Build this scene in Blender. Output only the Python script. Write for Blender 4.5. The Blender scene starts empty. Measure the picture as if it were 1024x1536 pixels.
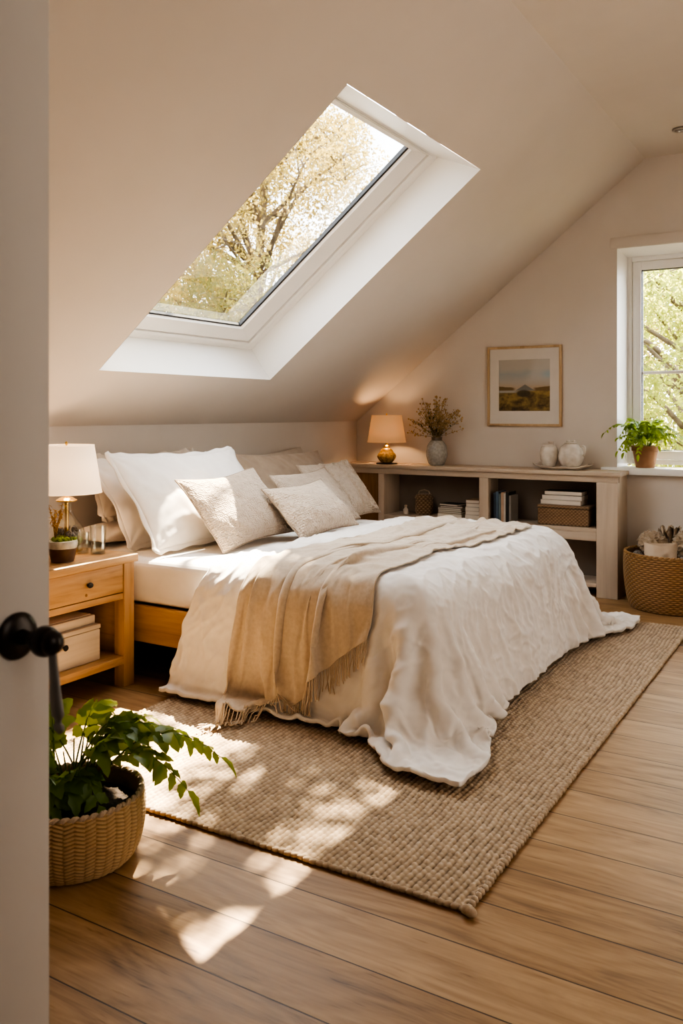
import bpy, bmesh, math, random
import numpy as np
from mathutils import Vector, Matrix, noise as mn
from mathutils.bvhtree import BVHTree

random.seed(7)
rng = np.random.default_rng(7)
sc = bpy.context.scene
COL = sc.collection
PI = math.pi
R = math.radians

# ------------------------------------------------------------------ object helpers
def tag(o, label=None, cat=None, group=None, kind=None):
    if label: o['label'] = label
    if cat: o['category'] = cat
    if group: o['group'] = group
    if kind: o['kind'] = kind
    return o

def thing(name, label, cat, loc=(0, 0, 0), rotz=0.0, group=None, kind=None):
    o = bpy.data.objects.new(name, None)
    COL.objects.link(o)
    o.empty_display_size = 0.1
    o.location = loc
    o.rotation_euler = (0, 0, rotz)
    return tag(o, label, cat, group, kind)

def link_mesh(name, me, mat, parent=None, smooth=True, angle=40):
    if mat is not None:
        for m in (mat if isinstance(mat, (list, tuple)) else [mat]):
            me.materials.append(m)
    if smooth:
        me.polygons.foreach_set('use_smooth', [True] * len(me.polygons))
        if angle: me.set_sharp_from_angle(angle=R(angle))
    o = bpy.data.objects.new(name, me)
    COL.objects.link(o)
    if parent is not None: o.parent = parent
    return o

def obj(name, bm, mat, parent=None, smooth=True, angle=40):
    me = bpy.data.meshes.new(name)
    bmesh.ops.recalc_face_normals(bm, faces=bm.faces[:])
    bm.to_mesh(me); bm.free()
    return link_mesh(name, me, mat, parent, smooth, angle)

def pyobj(name, V, F, mat, parent=None, smooth=True, angle=0):
    me = bpy.data.meshes.new(name)
    me.from_pydata([tuple(map(float, v)) for v in V], [], [tuple(int(i) for i in f) for f in F])
    me.update()
    return link_mesh(name, me, mat, parent, smooth, angle)

def grid_faces(n, m, closed_m=False, off=0):
    i = np.arange(n - 1)[:, None]
    j = np.arange(m if closed_m else m - 1)[None, :]
    j2 = (j + 1) % m
    a = i * m + j; b = i * m + j2; c = (i + 1) * m + j2; d = (i + 1) * m + j
    return np.stack([np.broadcast_to(x, a.shape) for x in (a, d, c, b)], -1).reshape(-1, 4) + off

def fast_mesh(name, V, Q):
    """mesh from numpy verts (N,3) and quads (M,4)"""
    me = bpy.data.meshes.new(name)
    V = np.ascontiguousarray(V, dtype=np.float32); Q = np.ascontiguousarray(Q, dtype=np.int32)
    k = Q.shape[1]
    me.vertices.add(len(V)); me.vertices.foreach_set('co', V.ravel())
    me.loops.add(Q.size); me.loops.foreach_set('vertex_index', Q.ravel())
    me.polygons.add(len(Q)); me.polygons.foreach_set('loop_start', np.arange(0, Q.size, k, dtype=np.int32))
    me.polygons.foreach_set('loop_total', np.full(len(Q), k, dtype=np.int32))
    me.update(calc_edges=True); me.validate()
    return me

# ------------------------------------------------------------------ shape helpers (add to a bmesh)
def box(bm, lo, hi, bev=0.003, seg=2, M=None):
    lo = Vector(lo); hi = Vector(hi)
    r = bmesh.ops.create_cube(bm, size=1.0)
    vs = r['verts']
    c = (lo + hi) / 2; s = hi - lo
    for v in vs: v.co = Vector((v.co.x * s.x, v.co.y * s.y, v.co.z * s.z)) + c
    geom = set()
    for v in vs:
        for e in v.link_edges: geom.add(e)
    allv = vs
    if bev > 0:
        b = min(bev, 0.45 * min(s))
        rr = bmesh.ops.bevel(bm, geom=list(geom), offset=b, segments=seg, profile=0.5, affect='EDGES')
        allv = list(set(rr['verts']) | set(v for v in vs if v.is_valid))
    if M is not None:
        for v in allv: v.co = M @ v.co
    return allv

def prism(bm, poly, ext):
    """extrude a 3-D polygon by vector ext"""
    ext = Vector(ext)
    a = [bm.verts.new(Vector(p)) for p in poly]
    b = [bm.verts.new(Vector(p) + ext) for p in poly]
    n = len(a)
    bm.faces.new(a); bm.faces.new(b[::-1])
    for i in range(n):
        bm.faces.new((a[i], b[i], b[(i + 1) % n], a[(i + 1) % n]))

def lathe(bm, prof, c=(0, 0, 0), seg=48, cap0=True, cap1=True, M=None, wob=None):
    c = Vector(c); rings = []
    for k, (r, z) in enumerate(prof):
        ring = []
        for i in range(seg):
            t = 2 * PI * i / seg
            rr = r if wob is None else r * wob(t, k / max(1, len(prof) - 1))
            p = Vector((rr * math.cos(t), rr * math.sin(t), z))
            p = (M @ p if M is not None else p) + c
            ring.append(bm.verts.new(p))
        rings.append(ring)
    for a, b in zip(rings, rings[1:]):
        for i in range(seg):
            bm.faces.new((a[i], a[(i + 1) % seg], b[(i + 1) % seg], b[i]))
    if cap0: bm.faces.new(rings[0][::-1])
    if cap1: bm.faces.new(rings[-1])

def smooth_prof(pts, n=6):
    """Catmull-Rom through profile points"""
    P = [pts[0]] + list(pts) + [pts[-1]]
    out = []
    for i in range(1, len(P) - 2):
        p0, p1, p2, p3 = [np.array(P[i + k], float) for k in (-1, 0, 1, 2)]
        for t in np.linspace(0, 1, n, endpoint=False):
            out.append(0.5 * ((2 * p1) + (-p0 + p2) * t + (2 * p0 - 5 * p1 + 4 * p2 - p3) * t * t + (-p0 + 3 * p1 - 3 * p2 + p3) * t ** 3))
    out.append(np.array(pts[-1], float))
    return [tuple(max(0.0005, x) if k == 0 and len(o) == 2 else x for k, x in enumerate(o)) for o in out]

def tube(bm, pts, rad, seg=8, caps=True):
    pts = [Vector(p) for p in pts]
    n = len(pts)
    rads = rad if hasattr(rad, '__len__') else [rad] * n
    rings = []; up = None
    for i, p in enumerate(pts):
        d = (pts[min(i + 1, n - 1)] - pts[max(i - 1, 0)])
        if d.length < 1e-9: d = Vector((0, 0, 1))
        d.normalize()
        if up is None:
            up = Vector((0, 0, 1)) if abs(d.z) < 0.9 else Vector((1, 0, 0))
        x = d.cross(up)
        if x.length < 1e-6: x = d.cross(Vector((0, 1, 0)))
        x.normalize(); y = x.cross(d); up = y
        rings.append([bm.verts.new(p + (x * math.cos(2 * PI * k / seg) + y * math.sin(2 * PI * k / seg)) * rads[i]) for k in range(seg)])
    for a, b in zip(rings, rings[1:]):
        for k in range(seg):
            bm.faces.new((a[k], a[(k + 1) % seg], b[(k + 1) % seg], b[k]))
    if caps:
        bm.faces.new(rings[0][::-1]); bm.faces.new(rings[-1])

def blob(bm, c, r, sub=1, jit=0.0, sq=(1, 1, 1)):
    res = bmesh.ops.create_icosphere(bm, subdivisions=sub, radius=r)
    for v in res['verts']:
        k = 1 + jit * (random.random() - 0.5)
        v.co = Vector((v.co.x * sq[0] * k, v.co.y * sq[1] * k, v.co.z * sq[2] * k)) + Vector(c)

def leaf(bm, base, d, nrm, L, W, bend=0.25, fold=0.25, tip=0.75, n=5, lobes=0.0):
    """a leaf blade: midrib plus two halves, tapering, drooping"""
    base = Vector(base); d = Vector(d).normalized(); nrm = Vector(nrm)
    s = d.cross(nrm)
    if s.length < 1e-5: s = d.cross(Vector((1, 0, 0)))
    s.normalize(); nrm = s.cross(d).normalized()
    rows = []
    for i in range(n + 1):
        t = i / n
        w = W * 0.5 * (math.sin(PI * t ** tip) ** 0.85 if 0 < t < 1 else 0.04)
        if lobes and 0 < t < 1: w *= 1 + lobes * (1 if i % 2 else -1)
        p = base + d * (L * (t - 0.12 * bend * t * t)) - nrm * (bend * L * t * t)
        rows.append((bm.verts.new(p + s * w + nrm * (fold * w)), bm.verts.new(p), bm.verts.new(p - s * w + nrm * (fold * w))))
    for a, b in zip(rows, rows[1:]):
        bm.faces.new((a[0], a[1], b[1], b[0])); bm.faces.new((a[1], a[2], b[2], b[1]))

# ------------------------------------------------------------------ materials
def mat(name):
    m = bpy.data.materials.new(name); m.use_nodes = True
    nt = m.node_tree
    for n in list(nt.nodes): nt.nodes.remove(n)
    out = nt.nodes.new('ShaderNodeOutputMaterial')
    return m, nt, out

def N(nt, t, **kw):
    n = nt.nodes.new(t)
    for k, v in kw.items():
        if k.startswith('i_'):
            key = k[2:]
            key = int(key) if key.isdigit() else key.replace('_', ' ')
            n.inputs[key].default_value = v
        else: setattr(n, k, v)
    return n

def L(nt, a, b): nt.links.new(a, b)

def coords(nt, scale=(1, 1, 1), kind='Object', rot=(0, 0, 0), loc=(0, 0, 0)):
    tc = N(nt, 'ShaderNodeTexCoord'); mp = N(nt, 'ShaderNodeMapping')
    mp.inputs['Scale'].default_value = scale; mp.inputs['Rotation'].default_value = rot; mp.inputs['Location'].default_value = loc
    L(nt, tc.outputs[kind], mp.inputs['Vector'])
    return mp.outputs['Vector']

def ramp(nt, fac, stops):
    r = N(nt, 'ShaderNodeValToRGB'); e = r.color_ramp.elements
    while len(e) < len(stops): e.new(0.5)
    for k, (p, c) in enumerate(stops):
        e[k].position = p; e[k].color = (*c, 1) if len(c) == 3 else c
    L(nt, fac, r.inputs['Fac'])
    return r.outputs['Color']

def bump(nt, h, strength=0.3, dist=0.002, chain=None):
    b = N(nt, 'ShaderNodeBump'); b.inputs['Strength'].default_value = strength; b.inputs['Distance'].default_value = dist
    L(nt, h, b.inputs['Height'])
    if chain is not None: L(nt, chain, b.inputs['Normal'])
    return b.outputs['Normal']

def pbsdf(nt, out, rough=0.5, metal=0.0, spec=0.5, sheen=0.0):
    p = N(nt, 'ShaderNodeBsdfPrincipled')
    p.inputs['Roughness'].default_value = rough; p.inputs['Metallic'].default_value = metal
    p.inputs['Specular IOR Level'].default_value = spec
    p.inputs['Sheen Weight'].default_value = sheen
    L(nt, p.outputs['BSDF'], out.inputs['Surface'])
    return p

def mat_noisy(name, c1, c2, scale=8, rough=0.6, bs=0.1, bd=0.002, bscale=60, metal=0, spec=0.5, sheen=0.0, stretch=(1, 1, 1), detail=4):
    m, nt, out = mat(name)
    p = pbsdf(nt, out, rough, metal, spec, sheen)
    v = coords(nt, stretch)
    n = N(nt, 'ShaderNodeTexNoise', i_Scale=scale, i_Detail=detail); L(nt, v, n.inputs['Vector'])
    L(nt, ramp(nt, n.outputs['Fac'], [(0.3, c1), (0.7, c2)]), p.inputs['Base Color'])
    if bs:
        n2 = N(nt, 'ShaderNodeTexNoise', i_Scale=bscale, i_Detail=3); L(nt, v, n2.inputs['Vector'])
        L(nt, bump(nt, n2.outputs['Fac'], bs, bd), p.inputs['Normal'])
    return m

def mat_wood(name, dark, mid, light, along='x', scale=1.0, rough=0.45, knots=True):
    m, nt, out = mat(name)
    p = pbsdf(nt, out, rough, 0, 0.35)
    st = {'x': (1.2, 14, 14), 'y': (14, 1.2, 14), 'z': (14, 14, 1.2)}[along]
    v = coords(nt, tuple(s * scale for s in st))
    n = N(nt, 'ShaderNodeTexNoise', i_Scale=1.6, i_Detail=6, i_Roughness=0.6, i_Distortion=0.6); L(nt, v, n.inputs['Vector'])
    v2 = coords(nt, tuple(s * scale * (0.5 if s < 2 else 6) for s in st))
    n2 = N(nt, 'ShaderNodeTexNoise', i_Scale=1.5, i_Detail=3); L(nt, v2, n2.inputs['Vector'])
    mx = N(nt, 'ShaderNodeMath', operation='MULTIPLY_ADD'); mx.inputs[1].default_value = 0.25
    L(nt, n2.outputs['Fac'], mx.inputs[0]); L(nt, n.outputs['Fac'], mx.inputs[2])
    c = ramp(nt, mx.outputs[0], [(0.38, dark), (0.6, mid), (0.85, light)])
    L(nt, c, p.inputs['Base Color'])
    L(nt, bump(nt, n2.outputs['Fac'], 0.15, 0.001), p.inputs['Normal'])
    return m

def mat_fabric(name, c1, c2, weave=900, wb=0.25, crease=0.0, crease_scale=9, rough=0.85, waffle=0, translucent=0.0, sheen=0.3, mottling=14):
    m, nt, out = mat(name)
    p = pbsdf(nt, out, rough, 0, 0.15, sheen)
    v = coords(nt)
    n = N(nt, 'ShaderNodeTexNoise', i_Scale=mottling, i_Detail=4); L(nt, v, n.inputs['Vector'])
    L(nt, ramp(nt, n.outputs['Fac'], [(0.3, c1), (0.7, c2)]), p.inputs['Base Color'])
    nm = None
    if crease:
        vc = N(nt, 'ShaderNodeTexNoise', i_Scale=crease_scale, i_Detail=5, i_Roughness=0.55, i_Distortion=1.2)
        vc.noise_type = 'RIDGED_MULTIFRACTAL'
        L(nt, v, vc.inputs['Vector'])
        nm = bump(nt, vc.outputs['Fac'], crease * 1.6, 0.012)
    if waffle:
        vo = N(nt, 'ShaderNodeTexVoronoi', i_Scale=waffle, i_Randomness=0.55); L(nt, v, vo.inputs['Vector'])
        nm = bump(nt, vo.outputs['Distance'], 1.0, 0.010, nm)
    if weave:
        w = N(nt, 'ShaderNodeTexNoise', i_Scale=weave, i_Detail=2); L(nt, v, w.inputs['Vector'])
        nm = bump(nt, w.outputs['Fac'], wb, 0.001, nm)
    if nm is not None: L(nt, nm, p.inputs['Normal'])
    if translucent:
        t = N(nt, 'ShaderNodeBsdfTranslucent'); t.inputs['Color'].default_value = (*c2, 1)
        mx = N(nt, 'ShaderNodeMixShader'); mx.inputs[0].default_value = translucent
        L(nt, p.outputs[0], mx.inputs[1]); L(nt, t.outputs[0], mx.inputs[2]); L(nt, mx.outputs[0], out.inputs['Surface'])
    return m

def mat_leaf(name, c1, c2, trans=0.45, tcol=(0.35, 0.5, 0.05), rough=0.4, scale=6):
    m, nt, out = mat(name)
    p = pbsdf(nt, out, rough, 0, 0.4)
    v = coords(nt)
    n = N(nt, 'ShaderNodeTexNoise', i_Scale=scale, i_Detail=4); L(nt, v, n.inputs['Vector'])
    c = ramp(nt, n.outputs['Fac'], [(0.3, c1), (0.7, c2)]); L(nt, c, p.inputs['Base Color'])
    t = N(nt, 'ShaderNodeBsdfTranslucent'); t.inputs['Color'].default_value = (*tcol, 1)
    mx = N(nt, 'ShaderNodeMixShader'); mx.inputs[0].default_value = trans
    L(nt, p.outputs[0], mx.inputs[1]); L(nt, t.outputs[0], mx.inputs[2]); L(nt, mx.outputs[0], out.inputs['Surface'])
    return m

def mat_pane(name):
    m, nt, out = mat(name)
    t = N(nt, 'ShaderNodeBsdfTransparent'); t.inputs[0].default_value = (0.97, 0.985, 0.98, 1)
    g = N(nt, 'ShaderNodeBsdfGlossy'); g.inputs['Roughness'].default_value = 0.02
    f = N(nt, 'ShaderNodeFresnel'); f.inputs[0].default_value = 1.35
    mul = N(nt, 'ShaderNodeMath', operation='MULTIPLY'); mul.inputs[1].default_value = 0.6; L(nt, f.outputs[0], mul.inputs[0])
    mx = N(nt, 'ShaderNodeMixShader'); L(nt, mul.outputs[0], mx.inputs[0]); L(nt, t.outputs[0], mx.inputs[1]); L(nt, g.outputs[0], mx.inputs[2])
    L(nt, mx.outputs[0], out.inputs['Surface'])
    return m

def mat_glass(name, col=(0.97, 0.98, 0.97), ior=1.25, rough=0.0):
    """thin-walled vessel glass: mostly clear, with a bright rim reflection"""
    m, nt, out = mat(name)
    t = N(nt, 'ShaderNodeBsdfTransparent'); t.inputs[0].default_value = (*col, 1)
    g = N(nt, 'ShaderNodeBsdfGlossy'); g.inputs['Roughness'].default_value = 0.05 + rough
    lw = N(nt, 'ShaderNodeLayerWeight'); lw.inputs[0].default_value = 0.35
    mr = N(nt, 'ShaderNodeMapRange'); mr.inputs['To Min'].default_value = 0.04; mr.inputs['To Max'].default_value = 0.6
    L(nt, lw.outputs['Facing'], mr.inputs['Value'])
    mx = N(nt, 'ShaderNodeMixShader'); L(nt, mr.outputs[0], mx.inputs[0]); L(nt, t.outputs[0], mx.inputs[1]); L(nt, g.outputs[0], mx.inputs[2])
    L(nt, mx.outputs[0], out.inputs['Surface'])
    return m

def mat_floor():
    m, nt, out = mat('oak_floorboards')
    p = pbsdf(nt, out, 0.4, 0, 0.4)
    v = coords(nt, loc=(0.3, 0.06, 0))
    br = N(nt, 'ShaderNodeTexBrick', offset=0.37, offset_frequency=2, squash=1.0)
    br.inputs['Color1'].default_value = (0, 0, 0, 1); br.inputs['Color2'].default_value = (1, 1, 1, 1); br.inputs['Mortar'].default_value = (0.5, 0.5, 0.5, 1)
    br.inputs['Scale'].default_value = 1; br.inputs['Mortar Size'].default_value = 0.0022; br.inputs['Mortar Smooth'].default_value = 0.2
    br.inputs['Brick Width'].default_value = 11.0; br.inputs['Row Height'].default_value = 0.2
    L(nt, v, br.inputs['Vector'])
    # every board samples its own stretch of grain
    off = N(nt, 'ShaderNodeVectorMath', operation='SCALE'); off.inputs['Scale'].default_value = 13.0
    L(nt, br.outputs['Color'], off.inputs[0])
    add = N(nt, 'ShaderNodeVectorMath', operation='ADD'); L(nt, v, add.inputs[0]); L(nt, off.outputs[0], add.inputs[1])
    def stretched(s):
        mp = N(nt, 'ShaderNodeMapping'); mp.inputs['Scale'].default_value = s; L(nt, add.outputs[0], mp.inputs['Vector']); return mp.outputs[0]
    g1 = N(nt, 'ShaderNodeTexNoise', i_Scale=1.0, i_Detail=7, i_Roughness=0.66, i_Distortion=0.9); L(nt, stretched((1.9, 12, 1)), g1.inputs['Vector'])
    cn = N(nt, 'ShaderNodeTexNoise', i_Scale=1.0, i_Detail=2, i_Distortion=0.3); L(nt, stretched((0.75, 5.2, 1)), cn.inputs['Vector'])
    cm = N(nt, 'ShaderNodeMath', operation='MULTIPLY'); cm.inputs[1].default_value = 95.0; L(nt, cn.outputs['Fac'], cm.inputs[0])
    cs = N(nt, 'ShaderNodeMath', operation='SINE'); L(nt, cm.outputs[0], cs.inputs[0])
    cf = N(nt, 'ShaderNodeMath', operation='MULTIPLY'); cf.inputs[1].default_value = 0.045; L(nt, cs.outputs[0], cf.inputs[0])
    sp = N(nt, 'ShaderNodeTexNoise', i_Scale=1.0, i_Detail=2); L(nt, stretched((9, 70, 1)), sp.inputs['Vector'])
    sm = N(nt, 'ShaderNodeMapRange'); sm.inputs['From Min'].default_value = 0.64; sm.inputs['From Max'].default_value = 0.76; sm.inputs['To Min'].default_value = 0.0; sm.inputs['To Max'].default_value = -0.16; L(nt, sp.outputs['Fac'], sm.inputs['Value'])
    ca = N(nt, 'ShaderNodeMath', operation='ADD'); L(nt, cf.outputs[0], ca.inputs[0]); L(nt, sm.outputs[0], ca.inputs[1])
    g2 = N(nt, 'ShaderNodeTexNoise', i_Scale=1.0, i_Detail=4); L(nt, stretched((3, 130, 1)), g2.inputs['Vector'])
    kn = N(nt, 'ShaderNodeTexVoronoi', i_Scale=1.0); L(nt, stretched((0.8, 3.0, 1)), kn.inputs['Vector'])
    kr = N(nt, 'ShaderNodeMapRange'); kr.inputs['From Min'].default_value = 0.0; kr.inputs['From Max'].default_value = 0.13; kr.inputs['To Min'].default_value = 0.45; kr.inputs['To Max'].default_value = 0.0
    L(nt, kn.outputs['Distance'], kr.inputs['Value'])
    a = N(nt, 'ShaderNodeMath', operation='MULTIPLY_ADD'); a.inputs[1].default_value = 0.22; L(nt, g2.outputs['Fac'], a.inputs[0]); L(nt, g1.outputs['Fac'], a.inputs[2])
    b = N(nt, 'ShaderNodeMath', operation='SUBTRACT'); L(nt, a.outputs[0], b.inputs[0]); L(nt, kr.outputs[0], b.inputs[1])
    b2 = N(nt, 'ShaderNodeMath', operation='ADD'); L(nt, b.outputs[0], b2.inputs[0]); L(nt, ca.outputs[0], b2.inputs[1])
    bw = N(nt, 'ShaderNodeMath', operation='MULTIPLY_ADD'); bw.inputs[1].default_value = 0.15
    L(nt, br.outputs['Color'], bw.inputs[0]); L(nt, b2.outputs[0], bw.inputs[2])
    c = ramp(nt, bw.outputs[0], [(0.29, (0.055, 0.027, 0.011)), (0.455, (0.215, 0.122, 0.052)), (0.63, (0.32, 0.192, 0.09)), (0.92, (0.45, 0.295, 0.155))])
    mx = N(nt, 'ShaderNodeMix', data_type='RGBA'); L(nt, br.outputs['Fac'], mx.inputs[0]); L(nt, c, mx.inputs[6]); mx.inputs[7].default_value = (0.05, 0.028, 0.014, 1)
    L(nt, mx.outputs[2], p.inputs['Base Color'])
    rr = N(nt, 'ShaderNodeMapRange'); rr.inputs['To Min'].default_value = 0.36; rr.inputs['To Max'].default_value = 0.56; L(nt, g1.outputs['Fac'], rr.inputs['Value']); L(nt, rr.outputs[0], p.inputs['Roughness'])
    inv = N(nt, 'ShaderNodeMath', operation='MULTIPLY'); inv.inputs[1].default_value = -1; L(nt, br.outputs['Fac'], inv.inputs[0])
    n1 = bump(nt, inv.outputs[0], 0.6, 0.002)
    L(nt, bump(nt, g2.outputs['Fac'], 0.12, 0.001, n1), p.inputs['Normal'])
    return m

def mat_attr(name, attr, stops, rough=0.9, wb=0.3, weave=400, spec=0.15, sheen=0.2):
    m, nt, out = mat(name)
    p = pbsdf(nt, out, rough, 0, spec, sheen)
    at = N(nt, 'ShaderNodeAttribute', attribute_name=attr)
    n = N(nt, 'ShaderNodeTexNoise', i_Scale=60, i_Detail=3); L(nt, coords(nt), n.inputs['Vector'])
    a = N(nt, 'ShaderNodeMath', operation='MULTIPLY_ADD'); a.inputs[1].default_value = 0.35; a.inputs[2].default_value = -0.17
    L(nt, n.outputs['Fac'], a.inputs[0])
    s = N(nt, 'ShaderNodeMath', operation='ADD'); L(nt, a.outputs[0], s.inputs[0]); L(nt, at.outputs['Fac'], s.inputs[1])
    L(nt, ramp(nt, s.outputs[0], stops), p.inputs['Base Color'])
    w = N(nt, 'ShaderNodeTexNoise', i_Scale=weave, i_Detail=2); L(nt, coords(nt), w.inputs['Vector'])
    L(nt, bump(nt, w.outputs['Fac'], wb, 0.002), p.inputs['Normal'])
    return m

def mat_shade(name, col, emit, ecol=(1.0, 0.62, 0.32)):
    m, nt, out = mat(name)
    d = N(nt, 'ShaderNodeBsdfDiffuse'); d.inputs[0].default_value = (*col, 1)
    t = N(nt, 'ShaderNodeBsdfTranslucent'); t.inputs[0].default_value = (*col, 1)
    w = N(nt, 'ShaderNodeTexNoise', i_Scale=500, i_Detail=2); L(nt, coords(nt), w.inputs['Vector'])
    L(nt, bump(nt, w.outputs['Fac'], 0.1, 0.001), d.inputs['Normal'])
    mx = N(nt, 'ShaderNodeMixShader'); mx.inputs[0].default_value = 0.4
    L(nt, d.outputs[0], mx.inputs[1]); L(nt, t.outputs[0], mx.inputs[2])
    em = N(nt, 'ShaderNodeEmission'); em.inputs['Color'].default_value = (*ecol, 1); em.inputs['Strength'].default_value = emit  # extra glow put into the shade cloth, on top of the bulb's light
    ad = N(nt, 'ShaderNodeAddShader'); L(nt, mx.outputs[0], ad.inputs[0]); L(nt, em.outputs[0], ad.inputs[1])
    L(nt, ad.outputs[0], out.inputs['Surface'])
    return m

MT = {}
MT['wall'] = mat_noisy('warm_white_plaster', (0.655, 0.60, 0.545), (0.69, 0.635, 0.58), scale=2.0, rough=0.85, bs=0.12, bd=0.002, bscale=45, spec=0.2)
MT['ceil'] = mat_noisy('warm_white_ceiling_plaster', (0.63, 0.575, 0.52), (0.67, 0.61, 0.55), scale=1.6, rough=0.9, bs=0.1, bd=0.002, bscale=40, spec=0.15)
MT['trim'] = mat_noisy('white_satin_paint', (0.86, 0.85, 0.83), (0.89, 0.88, 0.86), scale=3, rough=0.35, bs=0.02, spec=0.4)
MT['door'] = mat_noisy('grey_white_door_paint', (0.56, 0.52, 0.475), (0.59, 0.55, 0.505), scale=2.5, rough=0.5, bs=0.04, bscale=30, spec=0.3)
MT['gasket'] = mat_noisy('dark_gasket', (0.03, 0.033, 0.036), (0.05, 0.05, 0.055), rough=0.5, bs=0)
MT['pane'] = mat_pane('window_glass')
MT['glass'] = mat_glass('clear_glass')
MT['water'] = mat_glass('clear_water', (0.93, 0.95, 0.94))
MT['floor'] = mat_floor()
MT['oak'] = mat_wood('honey_oak', (0.31, 0.175, 0.08), (0.47, 0.285, 0.135), (0.56, 0.36, 0.19), 'y')
MT['oakz'] = mat_wood('honey_oak_upright', (0.31, 0.175, 0.08), (0.47, 0.285, 0.135), (0.56, 0.36, 0.19), 'z')
MT['oakx'] = mat_wood('honey_oak_rail', (0.31, 0.175, 0.08), (0.47, 0.285, 0.135), (0.56, 0.36, 0.19), 'x')
MT['pale'] = mat_wood('limed_oak', (0.50, 0.405, 0.31), (0.555, 0.455, 0.355), (0.60, 0.50, 0.395), 'x', rough=0.55)
MT['palez'] = mat_wood('limed_oak_upright', (0.50, 0.405, 0.31), (0.555, 0.455, 0.355), (0.60, 0.50, 0.395), 'z', rough=0.55)
MT['brownwood'] = mat_wood('brown_oak_panel', (0.16, 0.08, 0.03), (0.24, 0.125, 0.05), (0.31, 0.17, 0.075), 'z')
MT['backpanel'] = mat_noisy('taupe_back_board', (0.24, 0.195, 0.16), (0.28, 0.23, 0.19), scale=4, rough=0.8, bs=0.05)
MT['sheet'] = mat_fabric('white_cotton_sheet', (0.80, 0.76, 0.72), (0.84, 0.80, 0.76), crease=0.12, crease_scale=5, weave=1200, wb=0.1)
MT['duvet'] = mat_fabric('white_washed_linen', (0.78, 0.735, 0.69), (0.83, 0.79, 0.745), crease=0.22, crease_scale=7, weave=900, wb=0.2)
MT['pillow'] = mat_fabric('white_pillow_linen', (0.80, 0.755, 0.71), (0.85, 0.81, 0.765), crease=0.2, crease_scale=6, weave=1000, wb=0.15)
MT['cream'] = mat_fabric('cream_pillow_cotton', (0.68, 0.60, 0.515), (0.73, 0.65, 0.565), crease=0.22, crease_scale=7, weave=1000, wb=0.15)
MT['taupe'] = mat_fabric('taupe_linen', (0.39, 0.305, 0.23), (0.455, 0.365, 0.28), crease=0.15, crease_scale=8, weave=500, wb=0.5)
MT['stone'] = mat_fabric('stone_linen', (0.48, 0.42, 0.35), (0.54, 0.475, 0.40), crease=0.12, crease_scale=8, weave=500, wb=0.4)
MT['texbeige'] = mat_fabric('nubbly_beige_weave', (0.49, 0.385, 0.29), (0.61, 0.495, 0.385), waffle=95, weave=500, wb=0.3, crease=0.1, mottling=40)
MT['texbeige2'] = mat_fabric('nubbly_oat_weave', (0.51, 0.405, 0.305), (0.63, 0.515, 0.40), waffle=75, weave=500, wb=0.3, mottling=40)
MT['ruffle'] = mat_fabric('natural_cotton_weave', (0.50, 0.40, 0.305), (0.60, 0.49, 0.385), waffle=110, weave=500, wb=0.3, mottling=40)
MT['stitch'] = mat_noisy('brown_stitching', (0.36, 0.28, 0.21), (0.42, 0.34, 0.26), rough=0.9, bs=0)
MT['throw'] = mat_fabric('sand_wool', (0.51, 0.41, 0.305), (0.59, 0.485, 0.37), weave=350, wb=0.6, rough=0.95, sheen=0.5, mottling=60)
MT['fringe'] = mat_noisy('sand_wool_yarn', (0.50, 0.395, 0.285), (0.59, 0.475, 0.355), scale=40, rough=0.95, bs=0.2, bscale=400)
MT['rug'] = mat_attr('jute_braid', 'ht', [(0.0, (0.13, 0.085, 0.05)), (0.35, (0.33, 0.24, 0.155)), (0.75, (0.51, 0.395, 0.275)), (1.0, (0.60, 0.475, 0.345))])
MT['jute'] = mat_noisy('jute_rope', (0.38, 0.285, 0.195), (0.54, 0.43, 0.315), scale=50, rough=0.95, bs=0.4, bscale=200)
MT['wicker'] = mat_attr('seagrass_wicker', 'ht', [(0.0, (0.13, 0.075, 0.028)), (0.4, (0.36, 0.23, 0.105)), (1.0, (0.56, 0.395, 0.21))], rough=0.75, weave=200)
MT['wicker2'] = mat_attr('honey_rattan_wicker', 'ht', [(0.0, (0.07, 0.032, 0.010)), (0.4, (0.22, 0.115, 0.04)), (1.0, (0.40, 0.225, 0.085))], rough=0.55, weave=200, spec=0.4)
MT['rattan'] = mat_noisy('honey_rattan_rope', (0.22, 0.12, 0.045), (0.40, 0.235, 0.095), scale=40, rough=0.6, bs=0.3, bscale=150)
MT['raffia'] = mat_attr('brown_raffia', 'ht', [(0.0, (0.12, 0.07, 0.038)), (0.5, (0.28, 0.18, 0.105)), (1.0, (0.40, 0.275, 0.17))], rough=0.85, weave=300)
MT['soil'] = mat_noisy('dark_soil', (0.012, 0.008, 0.005), (0.05, 0.032, 0.02), scale=60, rough=1.0, bs=0.8, bd=0.01, bscale=90)
MT['leaf'] = mat_leaf('dark_green_leaf', (0.065, 0.13, 0.016), (0.16, 0.25, 0.035), 0.45, (0.46, 0.60, 0.045))
MT['leafb'] = mat_leaf('bright_green_leaf', (0.075, 0.14, 0.014), (0.18, 0.26, 0.035), 0.5, (0.46, 0.58, 0.06))
MT['stem'] = mat_noisy('green_stem', (0.08, 0.14, 0.025), (0.14, 0.20, 0.04), rough=0.5, bs=0)
MT['terra'] = mat_noisy('brown_terracotta', (0.30, 0.155, 0.08), (0.37, 0.20, 0.11), scale=12, rough=0.75, bs=0.15)
MT['brownpot'] = mat_noisy('dark_brown_stoneware', (0.075, 0.036, 0.018), (0.12, 0.06, 0.03), scale=18, rough=0.4, bs=0.15)
MT['frost'] = mat_noisy('frosted_grey_glass', (0.42, 0.41, 0.37), (0.55, 0.54, 0.49), scale=50, rough=0.25, bs=0.2)
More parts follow.
